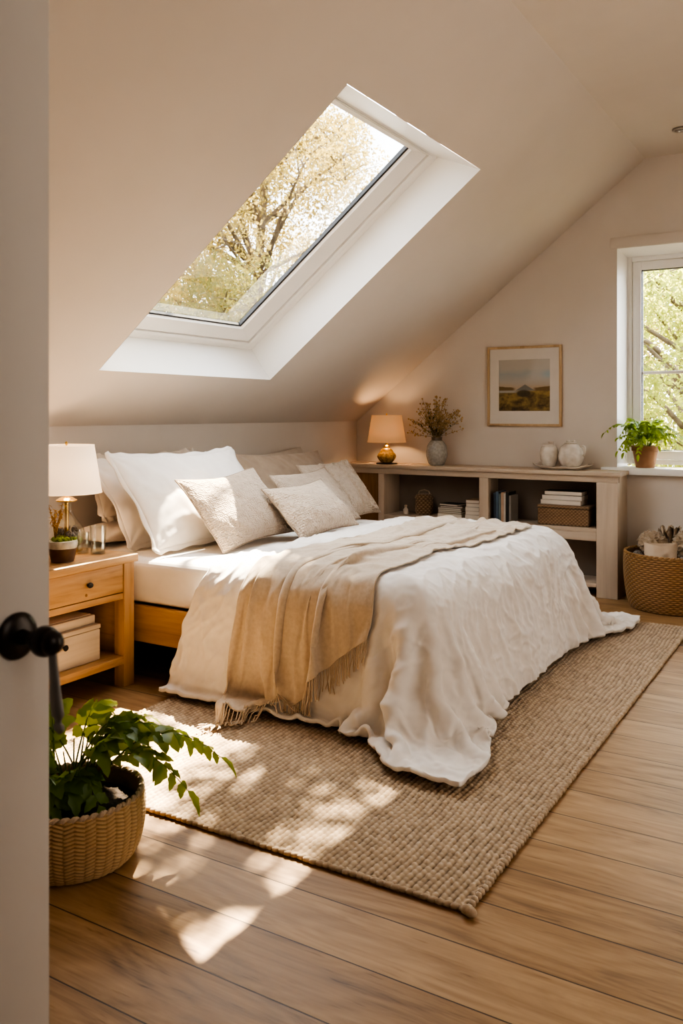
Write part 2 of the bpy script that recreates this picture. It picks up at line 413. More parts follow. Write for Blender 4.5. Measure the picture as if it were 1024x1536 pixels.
MT['moss'] = mat_noisy('yellow_green_moss', (0.16, 0.22, 0.02), (0.34, 0.36, 0.05), scale=40, rough=0.95, bs=0.8, bd=0.01)
MT['goldleaf'] = mat_leaf('golden_dried_sprig', (0.42, 0.22, 0.03), (0.58, 0.34, 0.06), 0.3, (0.6, 0.35, 0.05))
MT['brass'] = mat_noisy('aged_brass', (0.60, 0.38, 0.12), (0.72, 0.48, 0.17), scale=10, rough=0.28, metal=1.0, bs=0.05)
MT['iron'] = mat_noisy('dark_bronze', (0.028, 0.022, 0.018), (0.045, 0.036, 0.03), scale=15, rough=0.3, metal=0.7, bs=0.08, spec=0.6)
MT['lever'] = mat_noisy('worn_grey_metal', (0.17, 0.16, 0.15), (0.25, 0.235, 0.22), scale=15, rough=0.42, metal=0.35, bs=0.06)
MT['knob'] = mat_noisy('black_iron_knob', (0.012, 0.011, 0.010), (0.025, 0.022, 0.02), rough=0.4, bs=0.05)
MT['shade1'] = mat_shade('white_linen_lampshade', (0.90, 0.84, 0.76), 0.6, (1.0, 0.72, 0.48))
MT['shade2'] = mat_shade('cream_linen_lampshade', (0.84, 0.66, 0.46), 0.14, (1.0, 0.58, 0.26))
MT['amber'] = mat_noisy('amber_crackle_ceramic', (0.24, 0.125, 0.03), (0.62, 0.40, 0.13), scale=45, rough=0.25, bs=0.5, bd=0.004, bscale=55, spec=0.6)
MT['greyglaze'] = mat_noisy('grey_crackle_glaze', (0.30, 0.285, 0.255), (0.41, 0.39, 0.355), scale=55, rough=0.2, bs=0.3, bd=0.003, bscale=70, spec=0.6)
MT['darkrim'] = mat_noisy('dark_rim', (0.10, 0.075, 0.05), (0.17, 0.13, 0.09), rough=0.4, bs=0.1)
MT['ivory'] = mat_noisy('ivory_crackle_glaze', (0.56, 0.505, 0.435), (0.72, 0.67, 0.60), scale=26, rough=0.25, bs=0.15, bscale=40, spec=0.6)
MT['platter'] = mat_noisy('ivory_platter_glaze', (0.55, 0.475, 0.40), (0.68, 0.60, 0.52), scale=20, rough=0.4, bs=0.15)
MT['dried'] = mat_noisy('dried_brown_stem', (0.15, 0.115, 0.045), (0.26, 0.19, 0.08), scale=30, rough=0.9, bs=0)
MT['driedhead'] = mat_noisy('dried_flower_head', (0.34, 0.22, 0.09), (0.62, 0.46, 0.25), scale=60, rough=0.95, bs=0)
MT['driedleaf'] = mat_noisy('dried_dark_leaf', (0.055, 0.06, 0.02), (0.12, 0.11, 0.04), scale=30, rough=0.9, bs=0)
MT['frame'] = mat_wood('light_oak_frame', (0.40, 0.275, 0.15), (0.50, 0.36, 0.215), (0.58, 0.43, 0.275), 'z', rough=0.5)
MT['mat'] = mat_noisy('picture_mat', (0.66, 0.62, 0.575), (0.69, 0.65, 0.60), rough=0.9, bs=0.02)
MT['paper'] = mat_noisy('page_edges', (0.66, 0.60, 0.52), (0.76, 0.70, 0.62), scale=4, rough=0.9, bs=0.3, bscale=1, stretch=(1, 1, 300))
MT['kraft'] = mat_noisy('pale_kraft_paper', (0.58, 0.47, 0.355), (0.65, 0.54, 0.42), scale=12, rough=0.8, bs=0.35, bd=0.006, bscale=18)
MT['crinkle'] = mat_fabric('crinkled_natural_gauze', (0.30, 0.22, 0.145), (0.50, 0.39, 0.28), weave=300, wb=0.5, crease=0.6, crease_scale=20, mottling=22)
MT['crinkledark'] = mat_fabric('grey_brown_knit', (0.17, 0.14, 0.12), (0.30, 0.255, 0.225), weave=200, wb=0.8, waffle=90, mottling=60)
MT['boxcream'] = mat_wood('whitewashed_box', (0.47, 0.385, 0.285), (0.57, 0.48, 0.375), (0.64, 0.55, 0.44), 'y', rough=0.7)
MT['bark'] = mat_noisy('grey_brown_bark', (0.08, 0.06, 0.045), (0.17, 0.135, 0.10), scale=8, rough=0.95, bs=0.8, bd=0.02, bscale=14)
MT['treeyellow'] = mat_leaf('yellow_autumn_foliage', (0.24, 0.19, 0.05), (0.46, 0.37, 0.13), 0.45, (0.66, 0.52, 0.17), 0.6, 1.2)
MT['treeolive'] = mat_leaf('olive_green_foliage', (0.07, 0.075, 0.02), (0.19, 0.175, 0.055), 0.35, (0.34, 0.31, 0.09), 0.6, 1.2)
MT['treegreen'] = mat_leaf('green_hedge_foliage', (0.06, 0.10, 0.018), (0.20, 0.22, 0.05), 0.5, (0.52, 0.54, 0.13), 0.6, 1.0)
MT['lawn'] = mat_noisy('mown_lawn', (0.09, 0.08, 0.05), (0.13, 0.115, 0.07), scale=3, rough=1.0, bs=0.4)
MT['steel'] = mat_noisy('brushed_nickel', (0.42, 0.40, 0.37), (0.52, 0.50, 0.47), scale=15, rough=0.3, metal=1.0, bs=0.03)
MT['lens'] = mat_noisy('unlit_lamp_lens', (0.22, 0.20, 0.18), (0.30, 0.28, 0.25), rough=0.2, bs=0)
def book_mat(i, c):
    return mat_noisy('book_cover_%s' % i, tuple(x * 0.85 for x in c), c, scale=20, rough=0.6, bs=0.1)
BK = {k: book_mat(k, c) for k, c in dict(cream=(0.52, 0.45, 0.36), grey=(0.30, 0.28, 0.25), blue=(0.10, 0.155, 0.22), navy=(0.04, 0.055, 0.085), black=(0.022, 0.02, 0.018),
      tan=(0.38, 0.25, 0.14), rust=(0.30, 0.14, 0.065), olive=(0.16, 0.15, 0.08), brown=(0.10, 0.062, 0.038), white=(0.60, 0.56, 0.50), peach=(0.52, 0.36, 0.25), teal=(0.16, 0.22, 0.23)).items()}

# ------------------------------------------------------------------ room: constants (metres; knee wall X=0, gable wall Y=0, floor Z=0)
KZ, PX, PZ = 1.226, 2.383, 3.12
TH = math.atan2(PZ - KZ, PX)
CT, ST = math.cos(TH), math.sin(TH)
XR, YF = 5.2, -6.60
def SP(s, y, d=0.0):      # point on the sloped ceiling: s up the slope, d outward through the roof
    return Vector((s * CT - d * ST, y, KZ + s * ST + d * CT))
SLEN = PX / CT
def structure(o, label, cat): return tag(o, label, cat, kind='structure')

bm = bmesh.new(); box(bm, (-0.3, YF - 2.2, -0.2), (XR + 0.1, 0.3, 0.0), 0)
structure(obj('floor', bm, MT['floor'], smooth=False), 'wide oak floorboards running out from under the bed', 'floor')
bm = bmesh.new(); prism(bm, [(0, YF - 0.1, 0), (0, 0.0, 0), (0, 0.0, KZ), (0, YF - 0.1, KZ)], (-0.25, 0, 0))
structure(obj('wall_left', bm, MT['wall'], smooth=False), 'low plastered knee wall behind the bed head', 'wall')
# sloped ceiling with the skylight opening
S0, S1, YA, YB = 0.468, 2.355, -3.275, -1.78
bm = bmesh.new()
nrm = Vector((-ST, 0, CT)) * 0.30
def slab(s0, s1, y0, y1): prism(bm, [SP(s0, y0), SP(s0, y1), SP(s1, y1), SP(s1, y0)], nrm)
slab(-0.35, S0, YF - 0.1, 0.3); slab(S1, SLEN, YF - 0.1, 0.3); slab(S0, S1, YF - 0.1, YA); slab(S0, S1, YB, 0.3)
structure(obj('ceiling_slope', bm, MT['ceil'], smooth=False), 'sloping plastered attic ceiling around the skylight', 'ceiling')
bm = bmesh.new(); box(bm, (PX - 0.18, YF - 0.1, PZ), (XR + 0.1, 0.3, PZ + 0.2), 0)
structure(obj('ceiling', bm, MT['ceil'], smooth=False), 'flat plastered ceiling at the top right', 'ceiling')
# gable wall with a window opening
WX0, WX1, WZ0, WZ1 = 2.186, 3.36, 0.90, 2.495
bm = bmesh.new()
zt = lambda x: KZ + x * math.tan(TH)
G = lambda pts: prism(bm, [(x, 0, z) for x, z in pts], (0, 0.22, 0))
G([(-0.25, 0), (WX0, 0), (WX0, zt(WX0)), (-0.25, zt(-0.25))])
G([(WX0, 0), (WX1, 0), (WX1, WZ0), (WX0, WZ0)])
G([(WX0, WZ1), (WX1, WZ1), (WX1, PZ), (PX, PZ), (WX0, zt(WX0))])
G([(WX1, 0), (XR + 0.1, 0), (XR + 0.1, PZ), (WX1, PZ)])
structure(obj('wall_back', bm, MT['wall'], smooth=False), 'plastered gable wall with the picture and the window', 'wall')
bm = bmesh.new(); box(bm, (XR, YF - 0.1, 0), (XR + 0.12, 0.22, PZ), 0)
structure(obj('wall_right', bm, MT['wall'], smooth=False), 'plastered wall beyond the right edge of the view', 'wall')
bm = bmesh.new(); box(bm, (-0.25, YF - 0.12, 0), (2.84, YF, PZ), 0); box(bm, (3.95, YF - 0.12, 0), (XR + 0.1, YF, PZ), 0); box(bm, (2.84, YF - 0.12, 2.15), (3.95, YF, PZ), 0)
structure(obj('wall_front', bm, MT['wall'], smooth=False), 'plastered wall around the doorway the view is taken from', 'wall')

bm = bmesh.new(); box(bm, (1.9, -8.82, 0), (4.9, -8.7, 2.6), 0); box(bm, (1.9, -8.7, 0), (2.0, YF - 0.121, 2.6), 0); box(bm, (4.8, -8.7, 0), (4.9, YF - 0.121, 2.6), 0); box(bm, (1.9, -8.82, 2.6), (4.9, YF - 0.121, 2.7), 0)
structure(obj('wall_hall', bm, MT['wall'], smooth=False), 'landing behind the doorway the view is taken from', 'wall')

# ---- skylight (window_2)
w2 = thing('window_2', 'white framed skylight set into the sloping ceiling', 'skylight', kind='structure')
I0, I1, JA, JB, DI = 0.482, 2.215, -3.268, -1.787, 0.25
bm = bmesh.new()
e = 0.0015
o4 = [SP(S0 + e, YA + e, -0.001), SP(S0 + e, YB - e, -0.001), SP(S1 - e, YB - e, -0.001), SP(S1 - e, YA + e, -0.001)]
i4 = [SP(I0, JA, DI), SP(I0, JB, DI), SP(I1, JB, DI), SP(I1, JA, DI)]
for k in range(4):
    a, b, c, d = o4[k], o4[(k + 1) % 4], i4[(k + 1) % 4], i4[k]
    bm.faces.new([bm.verts.new(p) for p in (a, b, c, d)])
obj('reveal_lining', bm, MT['trim'], w2, smooth=False)
def ring_sweep(name, prof, wid, m, par, closed=False):
    """mitred frame: prof = (fraction of side width, depth); wid = widths bottom, right, top, left"""
    bm = bmesh.new(); rows = []
    for f, d in prof:
        wb, wr, wt, wl = [f * x for x in wid]
        rows.append([bm.verts.new(SP(*p, d)) for p in ((I0 + wb, JA + wl), (I0 + wb, JB - wr), (I1 - wt, JB - wr), (I1 - wt, JA + wl))])
    if closed: rows.append(rows[0])
    for a, b in zip(rows, rows[1:]):
        for k in range(4): bm.faces.new((a[k], a[(k + 1) % 4], b[(k + 1) % 4], b[k]))
    return obj(name, bm, m, par, smooth=False)
W2 = (0.178, 0.285, 0.05, 0.12)
ring_sweep('frame', [(-0.10, DI), (0.17, DI), (0.17, DI + 0.02), (0.20, DI + 0.02), (0.20, DI - 0.004), (0.33, DI - 0.004), (0.33, DI + 0.03), (0.36, DI + 0.03)], W2, MT['trim'], w2)
ring_sweep('sash', [(0.36, DI + 0.05), (0.36, DI + 0.006), (0.40, DI + 0.0), (0.90, DI + 0.012), (0.955, DI + 0.03)], W2, MT['trim'], w2)
ring_sweep('gasket', [(0.955, DI + 0.028), (0.955, DI + 0.024), (1.0, DI + 0.028), (1.0, DI + 0.05)], W2, MT['gasket'], w2)
bm = bmesh.new()
wb, wr, wt, wl = [x * 0.98 for x in W2]
bm.faces.new([bm.verts.new(SP(*p, DI + 0.042)) for p in ((I0 + wb, JA + wl), (I0 + wb, JB - wr), (I1 - wt, JB - wr), (I1 - wt, JA + wl))])
obj('glass_pane', bm, MT['pane'], w2, smooth=False)

# ---- gable window (window_1)
w1 = thing('window_1', 'white casement window in the gable wall with a plant on its sill', 'window', kind='structure')
bm = bmesh.new(); RD = 0.20
rv = [((WX0 + e, WZ0 + e), (WX0 + 0.03, WZ0 + e)), ((WX1 - e, WZ0 + e), (WX1 - 0.03, WZ0 + e)), ((WX1 - e, WZ1 - e), (WX1 - 0.03, WZ1 - 0.04)), ((WX0 + e, WZ1 - e), (WX0 + 0.03, WZ1 - 0.04))]
oo = [Vector((a[0], -0.001, a[1])) for a, b in rv]; ii = [Vector((b[0], RD, b[1])) for a, b in rv]
for k in range(4): bm.faces.new([bm.verts.new(p) for p in (oo[k], oo[(k + 1) % 4], ii[(k + 1) % 4], ii[k])])
obj('reveal_lining', bm, MT['trim'], w1, smooth=False)
def yframe(bm, x0, x1, z0, z1, w, y0, y1, bev=0.004):
    box(bm, (x0, y0, z0), (x0 + w, y1, z1), bev); box(bm, (x1 - w, y0, z0), (x1, y1, z1), bev)
    box(bm, (x0 + w, y0, z0), (x1 - w, y1, z0 + w), bev); box(bm, (x0 + w, y0, z1 - w), (x1 - w, y1, z1), bev)
fx0, fx1, fz0, fz1 = WX0 + 0.028, WX1 - 0.028, WZ0 + 0.02, WZ1 - 0.038
bm = bmesh.new(); yframe(bm, fx0, fx1, fz0, fz1, 0.035, RD - 0.005, RD + 0.06); obj('frame', bm, MT['trim'], w1)
mid = (fx0 + fx1) / 2
for (a, b) in ((fx0 + 0.038, mid - 0.003), (mid + 0.003, fx1 - 0.038)):
    bm = bmesh.new(); yframe(bm, a, b, fz0 + 0.038, fz1 - 0.038, 0.062, RD + 0.004, RD + 0.055)
    s = obj('sash', bm, MT['trim'], w1)
    bm = bmesh.new(); yframe(bm, a + 0.06, b - 0.06, fz0 + 0.098, fz1 - 0.098, 0.008, RD + 0.016, RD + 0.05, 0); obj('gasket', bm, MT['gasket'], s)
    bm = bmesh.new(); box(bm, (a + 0.06, RD + 0.018, 1.585), (b - 0.06, RD + 0.046, 1.607), 0.003); obj('glazing_bar', bm, MT['trim'], s)
    bm = bmesh.new(); bm.faces.new([bm.verts.new(p) for p in ((a + 0.06, RD + 0.03, fz0 + 0.09), (b - 0.06, RD + 0.03, fz0 + 0.09), (b - 0.06, RD + 0.03, fz1 - 0.09), (a + 0.06, RD + 0.03, fz1 - 0.09))])
    obj('glass_pane', bm, MT['pane'], s, smooth=False)
bm = bmesh.new(); box(bm, (WX0 - 0.045, -0.012, WZ1 + 0.002), (WX1 + 0.045, -0.0005, WZ1 + 0.078), 0.002)
structure(obj('trim_1', bm, MT['wall']), 'flat head casing above the gable window', 'trim')
bm = bmesh.new(); box(bm, (WX0 - 0.10, -0.065, WZ0 - 0.045), (WX1 + 0.1, -0.0005, WZ0 + 0.004), 0.004); box(bm, (WX0 + 0.002, -0.05, WZ0 - 0.03), (WX1 - 0.002, RD - 0.004, WZ0 + 0.004), 0.001)
structure(obj('windowsill', bm, MT['trim']), 'white sill board below the gable window', 'windowsill')

# ---- recessed downlight
dl = thing('ceiling_light', 'small round recessed spotlight in the flat ceiling', 'ceiling light', (2.72, -0.56, PZ - 0.012))
bm = bmesh.new(); lathe(bm, [(0.052, 0.012), (0.055, 0.004), (0.050, 0.0), (0.038, 0.001), (0.034, 0.0115)], seg=40, cap0=False, cap1=False); obj('trim_ring', bm, MT['steel'], dl)
bm = bmesh.new(); lathe(bm, [(0.001, 0.008), (0.020, 0.0075), (0.034, 0.010)], seg=32, cap0=True, cap1=False); obj('lens', bm, MT['lens'], dl)

# ---- door with its handle (opened into the room, at the left edge of the view)
DX = 2.862
door = thing('door_1', 'pale grey painted door standing open at the left edge, dark round knob', 'door', (DX, -5.703, 0), kind='structure')
bm = bmesh.new()
box(bm, (-0.04, -0.83, 0.012), (-0.006, 0, 2.06), 0.002)                       # core
box(bm, (-0.012, -0.082, 0.012), (0.0, 0, 2.06), 0.002); box(bm, (-0.012, -0.83, 0.012), (0.0, -0.745, 2.06), 0.002)
for z0, z1 in ((0.012, 0.22), (1.95, 2.06)): box(bm, (-0.012, -0.745, z0), (0.0, -0.082, z1), 0.002)
obj('door_leaf', bm, MT['door'], door)
KY, KZZ = -0.048, 1.040
MX = Matrix.Rotation(PI / 2, 4, 'Y')   # lathe axis Z -> +X
bm = bmesh.new(); lathe(bm, [(0.027, 0.0005), (0.0275, 0.003), (0.025, 0.006), (0.019, 0.0085), (0.012, 0.010)], (0, KY, KZZ), 40, M=MX)
hd = obj('door_handle', bm, MT['iron'], door)
bm = bmesh.new(); lathe(bm, [(0.009, 0.008), (0.0085, 0.014), (0.0070, 0.020), (0.0085, 0.027), (0.0068, 0.032), (0.0068, 0.040)], (0, KY, KZZ), 32, M=MX); obj('spindle', bm, MT['iron'], hd)
bm = bmesh.new(); lathe(bm, [(0.0175 * math.sin(a) + 0.0003, 0.049 - 0.0175 * math.cos(a)) for a in np.linspace(0.2, PI - 0.02, 16)], (0, KY, KZZ), 36, M=MX)
lathe(bm, [(0.0142 * math.sin(a) + 0.0003, 0.059 - 0.0142 * math.cos(a)) for a in np.linspace(0.2, PI - 0.02, 14)], (0, KY, KZZ), 36, M=MX)
obj('knob', bm, MT['iron'], hd)
bm = bmesh.new()
def seg_path(pts, rads, asp):
    pts = [Vector(p) for p in pts]
    rings = []
    for p, r in zip(pts, rads):
        rings.append([bm.verts.new(p + Vector((math.cos(t) * r, math.sin(t) * r * asp, 0))) for t in np.linspace(0, 2 * PI, 16, endpoint=False)])
    for a, b in zip(rings, rings[1:]):
        for k in range(16): bm.faces.new((a[k], a[(k + 1) % 16], b[(k + 1) % 16], b[k]))
    bm.faces.new(rings[0][::-1]); bm.faces.new(rings[-1])
seg_path([(0.062 + dx, KY, KZZ + dz) for dx, dz in ((0, -0.010), (0.0005, -0.02), (0.002, -0.035), (0.004, -0.055), (0.0065, -0.072), (0.008, -0.080), (0.0085, -0.083), (0.0085, -0.0855), (0.0088, -0.089), (0.0098, -0.092), (0.0105, -0.096), (0.011, -0.1005))],
         [0.0062, 0.0064, 0.0070, 0.0082, 0.0092, 0.0090, 0.0066, 0.0048, 0.0050, 0.0075, 0.0072, 0.0030], 0.6)
obj('hanging_lever', bm, MT['lever'], hd)

# ------------------------------------------------------------------ cloth solver (positions are worked out once, at build time)
def batches(n, m, P, cs, cb, csh):
    idx = np.arange(n * m).reshape(n, m)
    out = []
    def add(a, b, c):
        a = a.ravel(); b = b.ravel()
        if len(a): out.append((a, b, np.linalg.norm(P[a] - P[b], axis=1), c))
    for o in (0, 1):
        k = (n - 1 - o + 1) // 2
        a = idx[o:n - 1:2]; add(a, idx[o + 1::2][:len(a)], cs)
        a = idx[:, o:m - 1:2]; add(a, idx[:, o + 1::2][:, :a.shape[1]], cs)
    for o in (0, 1):
        r = np.arange(o, n - 1, 2)
        add(idx[r][:, :-1], idx[r + 1][:, 1:], csh); add(idx[r][:, 1:], idx[r + 1][:, :-1], csh)
    for o in (0, 1):
        r = np.array([i for i in range(n - 2) if (i // 2) % 2 == o]); 
        if len(r): add(idx[r], idx[r + 2], cb)
        c = np.array([j for j in range(m - 2) if (j // 2) % 2 == o])
        if len(c): add(idx[:, c], idx[:, c + 2], cb)
    return out

def simulate(P, bt, steps, dt, collide, damp=0.995, g=9.8, force=None, post=None):
    V = np.zeros_like(P)
    bt = [(a, b, r[:, None], c / dt / dt) for a, b, r, c in bt]
    for s in range(steps):
        V[:, 2] -= g * dt
        if force is not None: V += force(P, s) * dt
        V *= damp
        Q = P; P = P + V * dt
        for a, b, r, al in bt:
            d = P[b] - P[a]
            l = np.sqrt((d * d).sum(1, keepdims=True)) + 1e-12
            d *= (l - r) / l / (2 + al)
            P[a] += d; P[b] -= d
        if collide is not None: P = collide(P, Q, s)
        if post is not None: P = post(P)
        V = (P - Q) / dt
        sp = np.sqrt((V * V).sum(1, keepdims=True)); V *= np.minimum(1, 4.0 / (sp + 1e-9))
    return P

def fbm(x, y, z, o=3):
    return mn.fractal(Vector((x, y, z)), 1.0, 2.0, o)

# ------------------------------------------------------------------ bed
BX0, BX1, BY0, BY1 = 0.06, 2.17, -3.325, -1.36
bed = thing('bed', 'honey oak bed frame with a plain side rail, below the white mattress', 'bed', ((BX0 + BX1) / 2, (BY0 + BY1) / 2, 0))
def bl(x, y, z): return (x - (BX0 + BX1) / 2, y - (BY0 + BY1) / 2, z)
for y0, y1 in ((BY0, BY0 + 0.03), (BY1 - 0.03, BY1)):
    bm = bmesh.new(); box(bm, bl(BX0, y0, 0.185), bl(BX1 - 0.03, y1, 0.362), 0.004); obj('side_rail', bm, MT['oakx'], bed)
bm = bmesh.new(); box(bm, bl(BX1 - 0.03, BY0, 0.185), bl(BX1, BY1, 0.362), 0.004); obj('foot_rail', bm, MT['oak'], bed)
bm = bmesh.new(); box(bm, bl(BX0 - 0.03, BY0, 0.185), bl(BX0, BY1, 0.55), 0.004); obj('headboard', bm, MT['oak'], bed)
bm = bmesh.new(); box(bm, bl(BX0, BY0 + 0.03, 0.30), bl(BX1 - 0.03, BY1 - 0.03, 0.34), 0.002); obj('slat_base', bm, MT['oakx'], bed)
for x in (BX0 + 0.02, BX1 - 0.13):
    for y in (BY0 + 0.035, BY1 - 0.115):
        bm = bmesh.new(); box(bm, bl(x, y, 0.0 if x < 1 else 0.022), bl(x + 0.08, y + 0.08, 0.30), 0.004); obj('leg', bm, MT['oakz'], bed)
# mattress in a fitted sheet
bm = bmesh.new(); box(bm, (BX0 + 0.012, BY0 + 0.008, 0.364), (BX1 - 0.04, BY1 - 0.012, 0.592), 0.055, 6)
bmesh.ops.subdivide_edges(bm, edges=bm.edges[:], cuts=5, use_grid_fill=True)
for v in bm.verts:
    p = v.co; k = 0.006 * fbm(p.x * 3, p.y * 3, p.z * 9)
    p.z += k * (p.z > 0.4); p.y += 0.5 * k * (1 if p.y > -2 else -1)
tag(obj('mattress', bm, MT['sheet'], angle=0), 'white mattress in a fitted sheet on the oak bed frame', 'mattress')

# ------------------------------------------------------------------ duvet
def bumpz(x, y):
    return -0.006 + 0.011 * np.sin(2.1 * x + 1.7 * y + 0.6) * np.cos(2.9 * y - 1.1 * x) + 0.007 * np.sin(6.3 * x - 3.1 * y) * np.sin(4.3 * y + 1)
DC = np.array([1.09, -2.353, 0.301]); DB = np.array([1.105, 0.993, 0.301]); DR = 0.11
def bed_sdf(P):
    p = P - DC
    low = np.clip(0.62 - P[:, 2], 0, 0.62)
    shx = 0.30 * low * (P[:, 0] > 1.6); shy = 0.07 * low * np.sign(p[:, 1])
    p[:, 0] -= shx; p[:, 1] -= shy
    p[:, 2] -= bumpz(P[:, 0], P[:, 1])
    q = np.abs(p) - (DB - DR)
    qp = np.maximum(q, 0)
    ln = np.sqrt((qp * qp).sum(1))
    dist = ln + np.minimum(q.max(1), 0) - DR
    g = np.where(ln[:, None] > 1e-6, qp / (ln[:, None] + 1e-9), (q == q.max(1, keepdims=True)) * 1.0) * np.sign(p)
    return dist, g
def collide_bed(off, mu=0.35, fz=0.03):
    def f(P, Q, s):
        d, g = bed_sdf(P)
        pen = np.maximum(off - d, 0)
        c = pen > 0
        P = P + g * pen[:, None]
        fl = P[:, 2] < fz
        P[:, 2] = np.maximum(P[:, 2], fz)
        t = P - Q
        gn = np.where(fl[:, None], np.array([0, 0, 1.0]), g)
        tt = t - gn * (t * gn).sum(1, keepdims=True)
        P = P - tt * (mu * (c | fl))[:, None]
        return P
    return f
hx = 0.0215
U = np.arange(0.985, 2.715 + hx / 2, hx)                 # along the bed
Vv = np.arange(-3.885, -0.80 + hx / 2, hx)               # across it
nu, nv = len(U), len(Vv)
uu, vv = np.meshgrid(U, Vv, indexing='ij')
rr = np.random.default_rng(3)
# the head edge bows: nearer the head in the drop, a little down the bed on top
near = np.clip((-3.30 - vv) / 0.5, 0, 1)
shift = (1 - (uu - U[0]) / (U[-1] - U[0])) * (0.13 * (1 - near) - 0.05 * near + 0.03 * np.sin(vv * 4))
P0 = np.stack([uu + shift, vv, np.full_like(uu, 0.70)], -1)
rest = P0.copy()
P0[..., 2] += 0.012 * rr.standard_normal(P0.shape[:2])
for _ in range(3):
    P0[1:-1, 1:-1, 2] = (P0[:-2, 1:-1, 2] + P0[2:, 1:-1, 2] + P0[1:-1, :-2, 2] + P0[1:-1, 2:, 2]) / 4
rest[..., 0] *= 1.0
bt = batches(nu, nv, rest.reshape(-1, 3), 2e-8, 6e-5, 4e-6)
# a little slack so the linen rumples
bt = [(a, b, r * (1.012 if k < 4 else 1.0), c) for k, (a, b, r, c) in enumerate(bt)]
def dforce(P, s):     # the filling pushes the cover gently about
    if s > 420: return 0.0
    return np.stack([0.9 * np.sin(P[:, 1] * 9 + s * 0.02), 0.9 * np.sin(P[:, 0] * 11 + s * 0.017), 0 * P[:, 0]], 1) * (P[:, 2] > 0.3)[:, None]
PD = simulate(P0.reshape(-1, 3), bt, 640, 0.0030, collide_bed(0.028, 0.35, 0.046), 0.993, force=dforce)
PD = PD.reshape(nu, nv, 3)
PD[1:-1, 1:-1] = 0.5 * PD[1:-1, 1:-1] + 0.125 * (PD[:-2, 1:-1] + PD[2:, 1:-1] + PD[1:-1, :-2] + PD[1:-1, 2:])
def grid_normals(G):
    du = np.gradient(G, axis=0); dv = np.gradient(G, axis=1)
    n = np.cross(du, dv); n /= np.linalg.norm(n, axis=2, keepdims=True) + 1e-9
    return n
# refine, then press the linen's creases into it
def refine(A):
    B = np.zeros((2 * A.shape[0] - 1,) + A.shape[1:]); B[::2] = A
    pad = np.concatenate([A[:1], A, A[-1:]], 0)
    B[1::2] = (-pad[:-3] + 9 * pad[1:-2] + 9 * pad[2:-1] - pad[3:]) / 16
    return B
def refine2(A):
    A = refine(A); return np.swapaxes(refine(np.swapaxes(A, 0, 1)), 0, 1)
PD = refine2(PD); UV = refine2(np.stack([uu, vv], -1))
nu, nv = PD.shape[:2]
ND = grid_normals(PD)
disp = np.zeros((nu, nv))
def ridge(x, y, z, sharp):
    return max(0.0, 1.0 - abs(mn.noise(Vector((x, y, z)))) * sharp)
for i in range(nu):
    for j in range(nv):
        u, v = UV[i, j]
        side = min(1.0, max(0.0, (-3.30 - v) / 0.15)); foot = min(1.0, max(0.0, (u - 2.12) / 0.15)); far = min(1.0, max(0.0, (v + 1.40) / 0.15))
        wx = 0.35 * mn.noise(Vector((u * 2.3, v * 2.3, 9.0))); wy = 0.35 * mn.noise(Vector((u * 2.3 + 7, v * 2.3, 3.0)))
        a = ridge((u + wx) * 3.2 + 3, (v + wy) * 4.6, 1.7, 4.0) ** 1.6 * 0.011
        b = ridge((u + wx * .6) * 9.0 - v * 4, (v + wy * .6) * 7 + u * 4, 4.2, 4.2) ** 1.6 * 0.0080
        c = ridge(u * 19 + v * 9 + wx * 4, v * 15 - u * 8, 7.7, 3.4) ** 1.3 * 0.0036 + ridge(u * 31 - v * 17, v * 12 + u * 9 + wy * 5, 2.9, 3.4) * 0.0018
        # long creases that fall down the drop
        d = ridge((u + 0.5 * (v + 3.3)) * 8.5 + wx * 2, v * 1.5, 2.2, 3.5) ** 1.5 * 0.013 * max(side, far) + ridge((v + 0.45 * (u - 2.1) + wy) * 8.0, u * 1.6, 5.1, 3.5) ** 1.5 * 0.014 * foot
        e_ = 0.006 * mn.noise(Vector((u * 4, v * 4, 0.3)))
        disp[i, j] = a + b + c + d + e_
PD = PD + ND * disp[..., None]
VD = PD.reshape(-1, 3)
me = fast_mesh('duvet', VD, grid_faces(nu, nv))
duvet = link_mesh('duvet', me, MT['duvet'], None, True, 0)
md = duvet.modifiers.new('sub', 'SUBSURF'); md.levels = 1; md.render_levels = 1
md = duvet.modifiers.new('thick', 'SOLIDIFY'); md.thickness = 0.016; md.offset = -1
tag(duvet, 'rumpled white linen duvet spread over the bed, hanging to the floor at the foot', 'duvet')
duvet_bvh = BVHTree.FromPolygons([Vector(map(float, v)) for v in VD], [tuple(int(i) for i in f) for f in grid_faces(nu, nv)])
dsign = 1.0

# ------------------------------------------------------------------ throw blanket
mu_, mt_ = 62, 132
Lt = 2.19
tu = np.linspace(0, 1, mu_); tv = np.linspace(0, 1, mt_)
a_, b_ = np.meshgrid(tu, tv, indexing='ij')
ple = 0.040 * np.sin(2 * PI * 3.2 * a_ + 0.8 * np.sin(b_ * 5) + 0.5) * (0.55 + 0.45 * np.sin(b_ * 4 + a_ * 2) ** 2) + 0.02 * np.sin(2 * PI * 7.1 * a_ + 2 * b_)
xc = 1.735 - 0.06 * b_ + 0.03 * np.sin(b_ * 6)
wid = 0.63 - 0.10 * np.sin(np.clip(b_, 0, 1) * PI) ** 2
T0 = np.stack([xc + (a_ - 0.5) * wid, -1.60 - Lt * b_ + 0.56 * (a_ - 0.5) * b_ ** 1.5 + 0.05 * np.sin(a_ * 9) * (1 - b_), 0.80 + ple + 0.04], -1)
T0[..., 0] += 0.012 * np.sin(b_ * 23 + a_ * 5)
bt = batches(mu_, mt_, T0.reshape(-1, 3), 2e-8, 2e-4, 8e-6)
cache = {}
